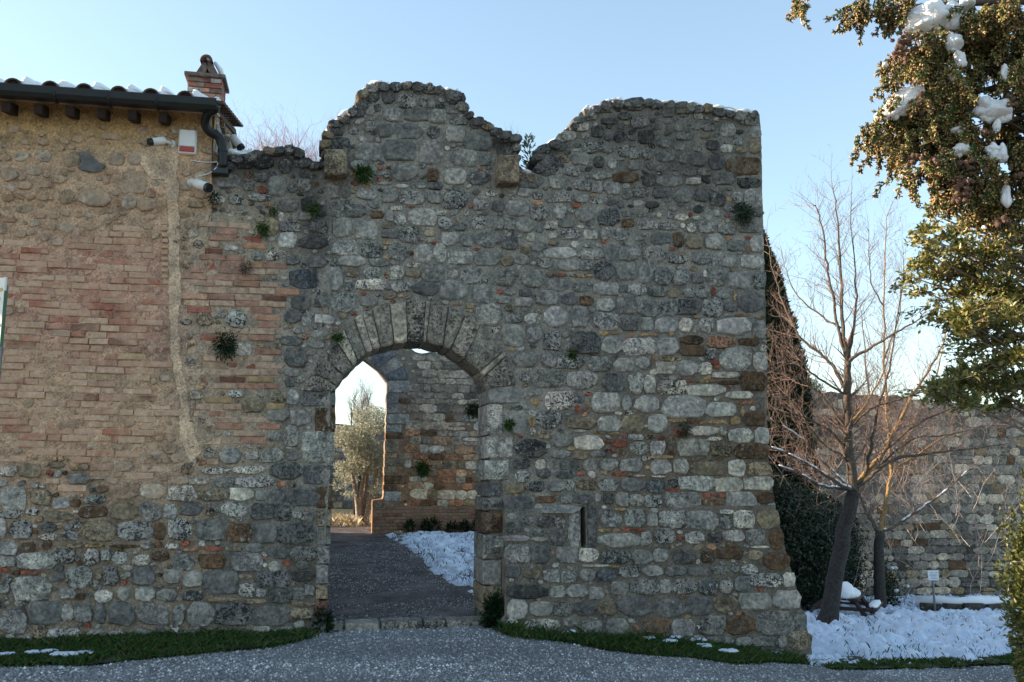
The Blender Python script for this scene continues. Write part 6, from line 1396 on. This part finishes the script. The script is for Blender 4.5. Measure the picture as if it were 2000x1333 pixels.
# pollen cones: small tan grains at the tips
V0 = np.array([(0, 0, -1.3), (1, 0, 0), (0, 1, 0), (-1, 0, 0), (0, -1, 0), (0, 0, 1.3)])*.0062; F0 = np.array([(0, 2, 1), (0, 3, 2), (0, 4, 3), (0, 1, 4), (5, 1, 2), (5, 2, 3), (5, 3, 4), (5, 4, 1)])
n = len(tipsC); P = np.array([tuple(p) for p, _ in tipsC]); V = (P[:, None, :]+V0[None]*(.7+.6*np.random.rand(n, 1, 1))).reshape(-1, 3); Fc = (F0[None]+np.arange(n)[:, None, None]*6).reshape(-1, 3)
cc = np.array([(.50, .31, .15), (.40, .25, .11), (.58, .38, .2)])[np.random.randint(0, 3, n)]; o = mesh_obj('pollen_cones', V, Fc, tint_mat('pollen_cone', .8, .15, 50, 0), t, np.concatenate([np.repeat(cc, 6, 0), np.ones((n*6, 1))], 1), True); o['kind'] = 'stuff'
print('tips', n)
# brown seed cones
M_cone = plain('seed_cone', (.13, .075, .05), .75, .45, 60, 0, .004)
cone_me = None
for (ex, ey, sx, sy, k) in [(590, 250, 55, 70, 26), (570, 340, 45, 40, 10), (690, 570, 30, 50, 7), (660, 900, 60, 30, 9), (780, 910, 50, 30, 9), (780, 940, 30, 20, 4), (930, 1060, 70, 80, 26), (980, 930, 70, 60, 12), (1140, 1250, 40, 50, 7), (1220, 580, 40, 40, 8), (1240, 990, 40, 30, 5), (1050, 740, 30, 20, 4), (890, 1130, 50, 20, 6)]:
    for j in range(k):
        c = cp(ex+rr.gauss(0, .5)*sx, ey+rr.gauss(0, .5)*sy, DC-.22+rr.gauss(0, .05))
        if cone_me is None:
            a = Acc(); lumpy(a, (0, 0, 0), (.0155, .0155, .0175), 3, 10, 7, .16); o = a.obj('seed_cone', M_cone, t, False); cone_me = o.data
        else: o = bpy.data.objects.new('seed_cone', cone_me); col.objects.link(o); o.parent = t
        o.location = [float(v) for v in c]; s = rr.uniform(.8, 1.15); o.scale = (s, s, s); o.rotation_euler = (rr.random()*3, rr.random()*3, rr.random()*3)
# pillows of snow and icicles on the boughs
def pillow(cx, cy, rx, ry, seed, ang=0, name='snow_pillow'):
    c = cp(cx, cy, DC-(.13 if rx > 80 else .16)); a = Acc(); rx *= 1.08; ry *= 1.08; rr2 = random.Random(seed); nu, nv = 22, 14; V = []
    for j in range(nv+1):
        ph = math.pi*j/nv
        for i in range(nu):
            th = 2*math.pi*i/nu; x = math.sin(ph)*math.cos(th); y = math.sin(ph)*math.sin(th); z_ = math.cos(ph)
            k = 1+.5*(float(fbm(x*1.7+seed, z_*1.7+y*1.1, seed, 3))-.5)*2
            X_ = x*rx/S4*kc*k; Z_ = z_*ry/S4*kc*k*(1 if z_ > 0 else .62); Y_ = y*min(rx, ry)*1.15/S4*kc*k
            V.append((c[0]+X_*math.cos(ang)-Z_*math.sin(ang), c[1]+Y_, c[2]+X_*math.sin(ang)+Z_*math.cos(ang)))
    a.add(V, [(j*nu+i, (j+1)*nu+i, (j+1)*nu+(i+1) % nu, j*nu+(i+1) % nu) for j in range(nv) for i in range(nu)]); 
    for q in range(4 if rx > 30 else 1):
        an = rr2.uniform(-.2, math.pi+.2); k = rr2.uniform(.22, .42); ox_, oz_ = math.cos(an)*rx*.85/S4*kc, -abs(math.sin(an))*ry*.55/S4*kc
        lumpy(a, (c[0]+ox_*math.cos(ang)-oz_*math.sin(ang), c[1]-.01, c[2]+ox_*math.sin(ang)+oz_*math.cos(ang)), (rx*k/S4*kc, rx*k*.8/S4*kc, rx*k*rr2.uniform(.6, 1.2)/S4*kc), seed*7+q, 10, 7, .3)
    return a.obj(name, M_snow, t, True)
for i, (x, y, rx, ry, an) in enumerate([(745, 120, 130, 85, .1), (700, 165, 85, 60, 0), (860, 60, 50, 40, 0), (950, 25, 35, 40, 0), (880, 250, 40, 60, 0), (915, 350, 26, 60, .3), (600, 580, 110, 62, .75), (520, 645, 75, 45, .4), (700, 235, 14, 50, 0), (1090, 640, 95, 60, 0), (1050, 580, 30, 40, 0), (1165, 600, 26, 40, 0), (1110, 880, 26, 60, .1), (1100, 850, 40, 26, 0), (1165, 430, 22, 60, 0), (600, 985, 20, 20, 0), (1120, 720, 20, 40, 0), (900, 740, 36, 22, 0), (880, 440, 30, 40, 0), (1175, 1130, 26, 70, 0), (1150, 880, 26, 60, 0), (930, 860, 50, 40, 0), (490, 370, 14, 14, 0), (1120, 105, 26, 26, 0), (1050, 1290, 10, 10, 0)]): pillow(x, y, rx, ry, i+1, an)
for (x, y, l) in ((552, 505, 70), (380, 800, 85), (820, 1030, 40), (15, 100, 50), (300, 110, 20), (605, 60, 20)):
    a = Acc(); c = Vector(cp(x, y, DC-.02)); a.tube([c, c+Vector((0, 0, -l/S4*kc*.6)), c+Vector((.003, 0, -l/S4*kc))], [.009, .006, .0015], 7); a.obj('icicle', M_snow, t, True)
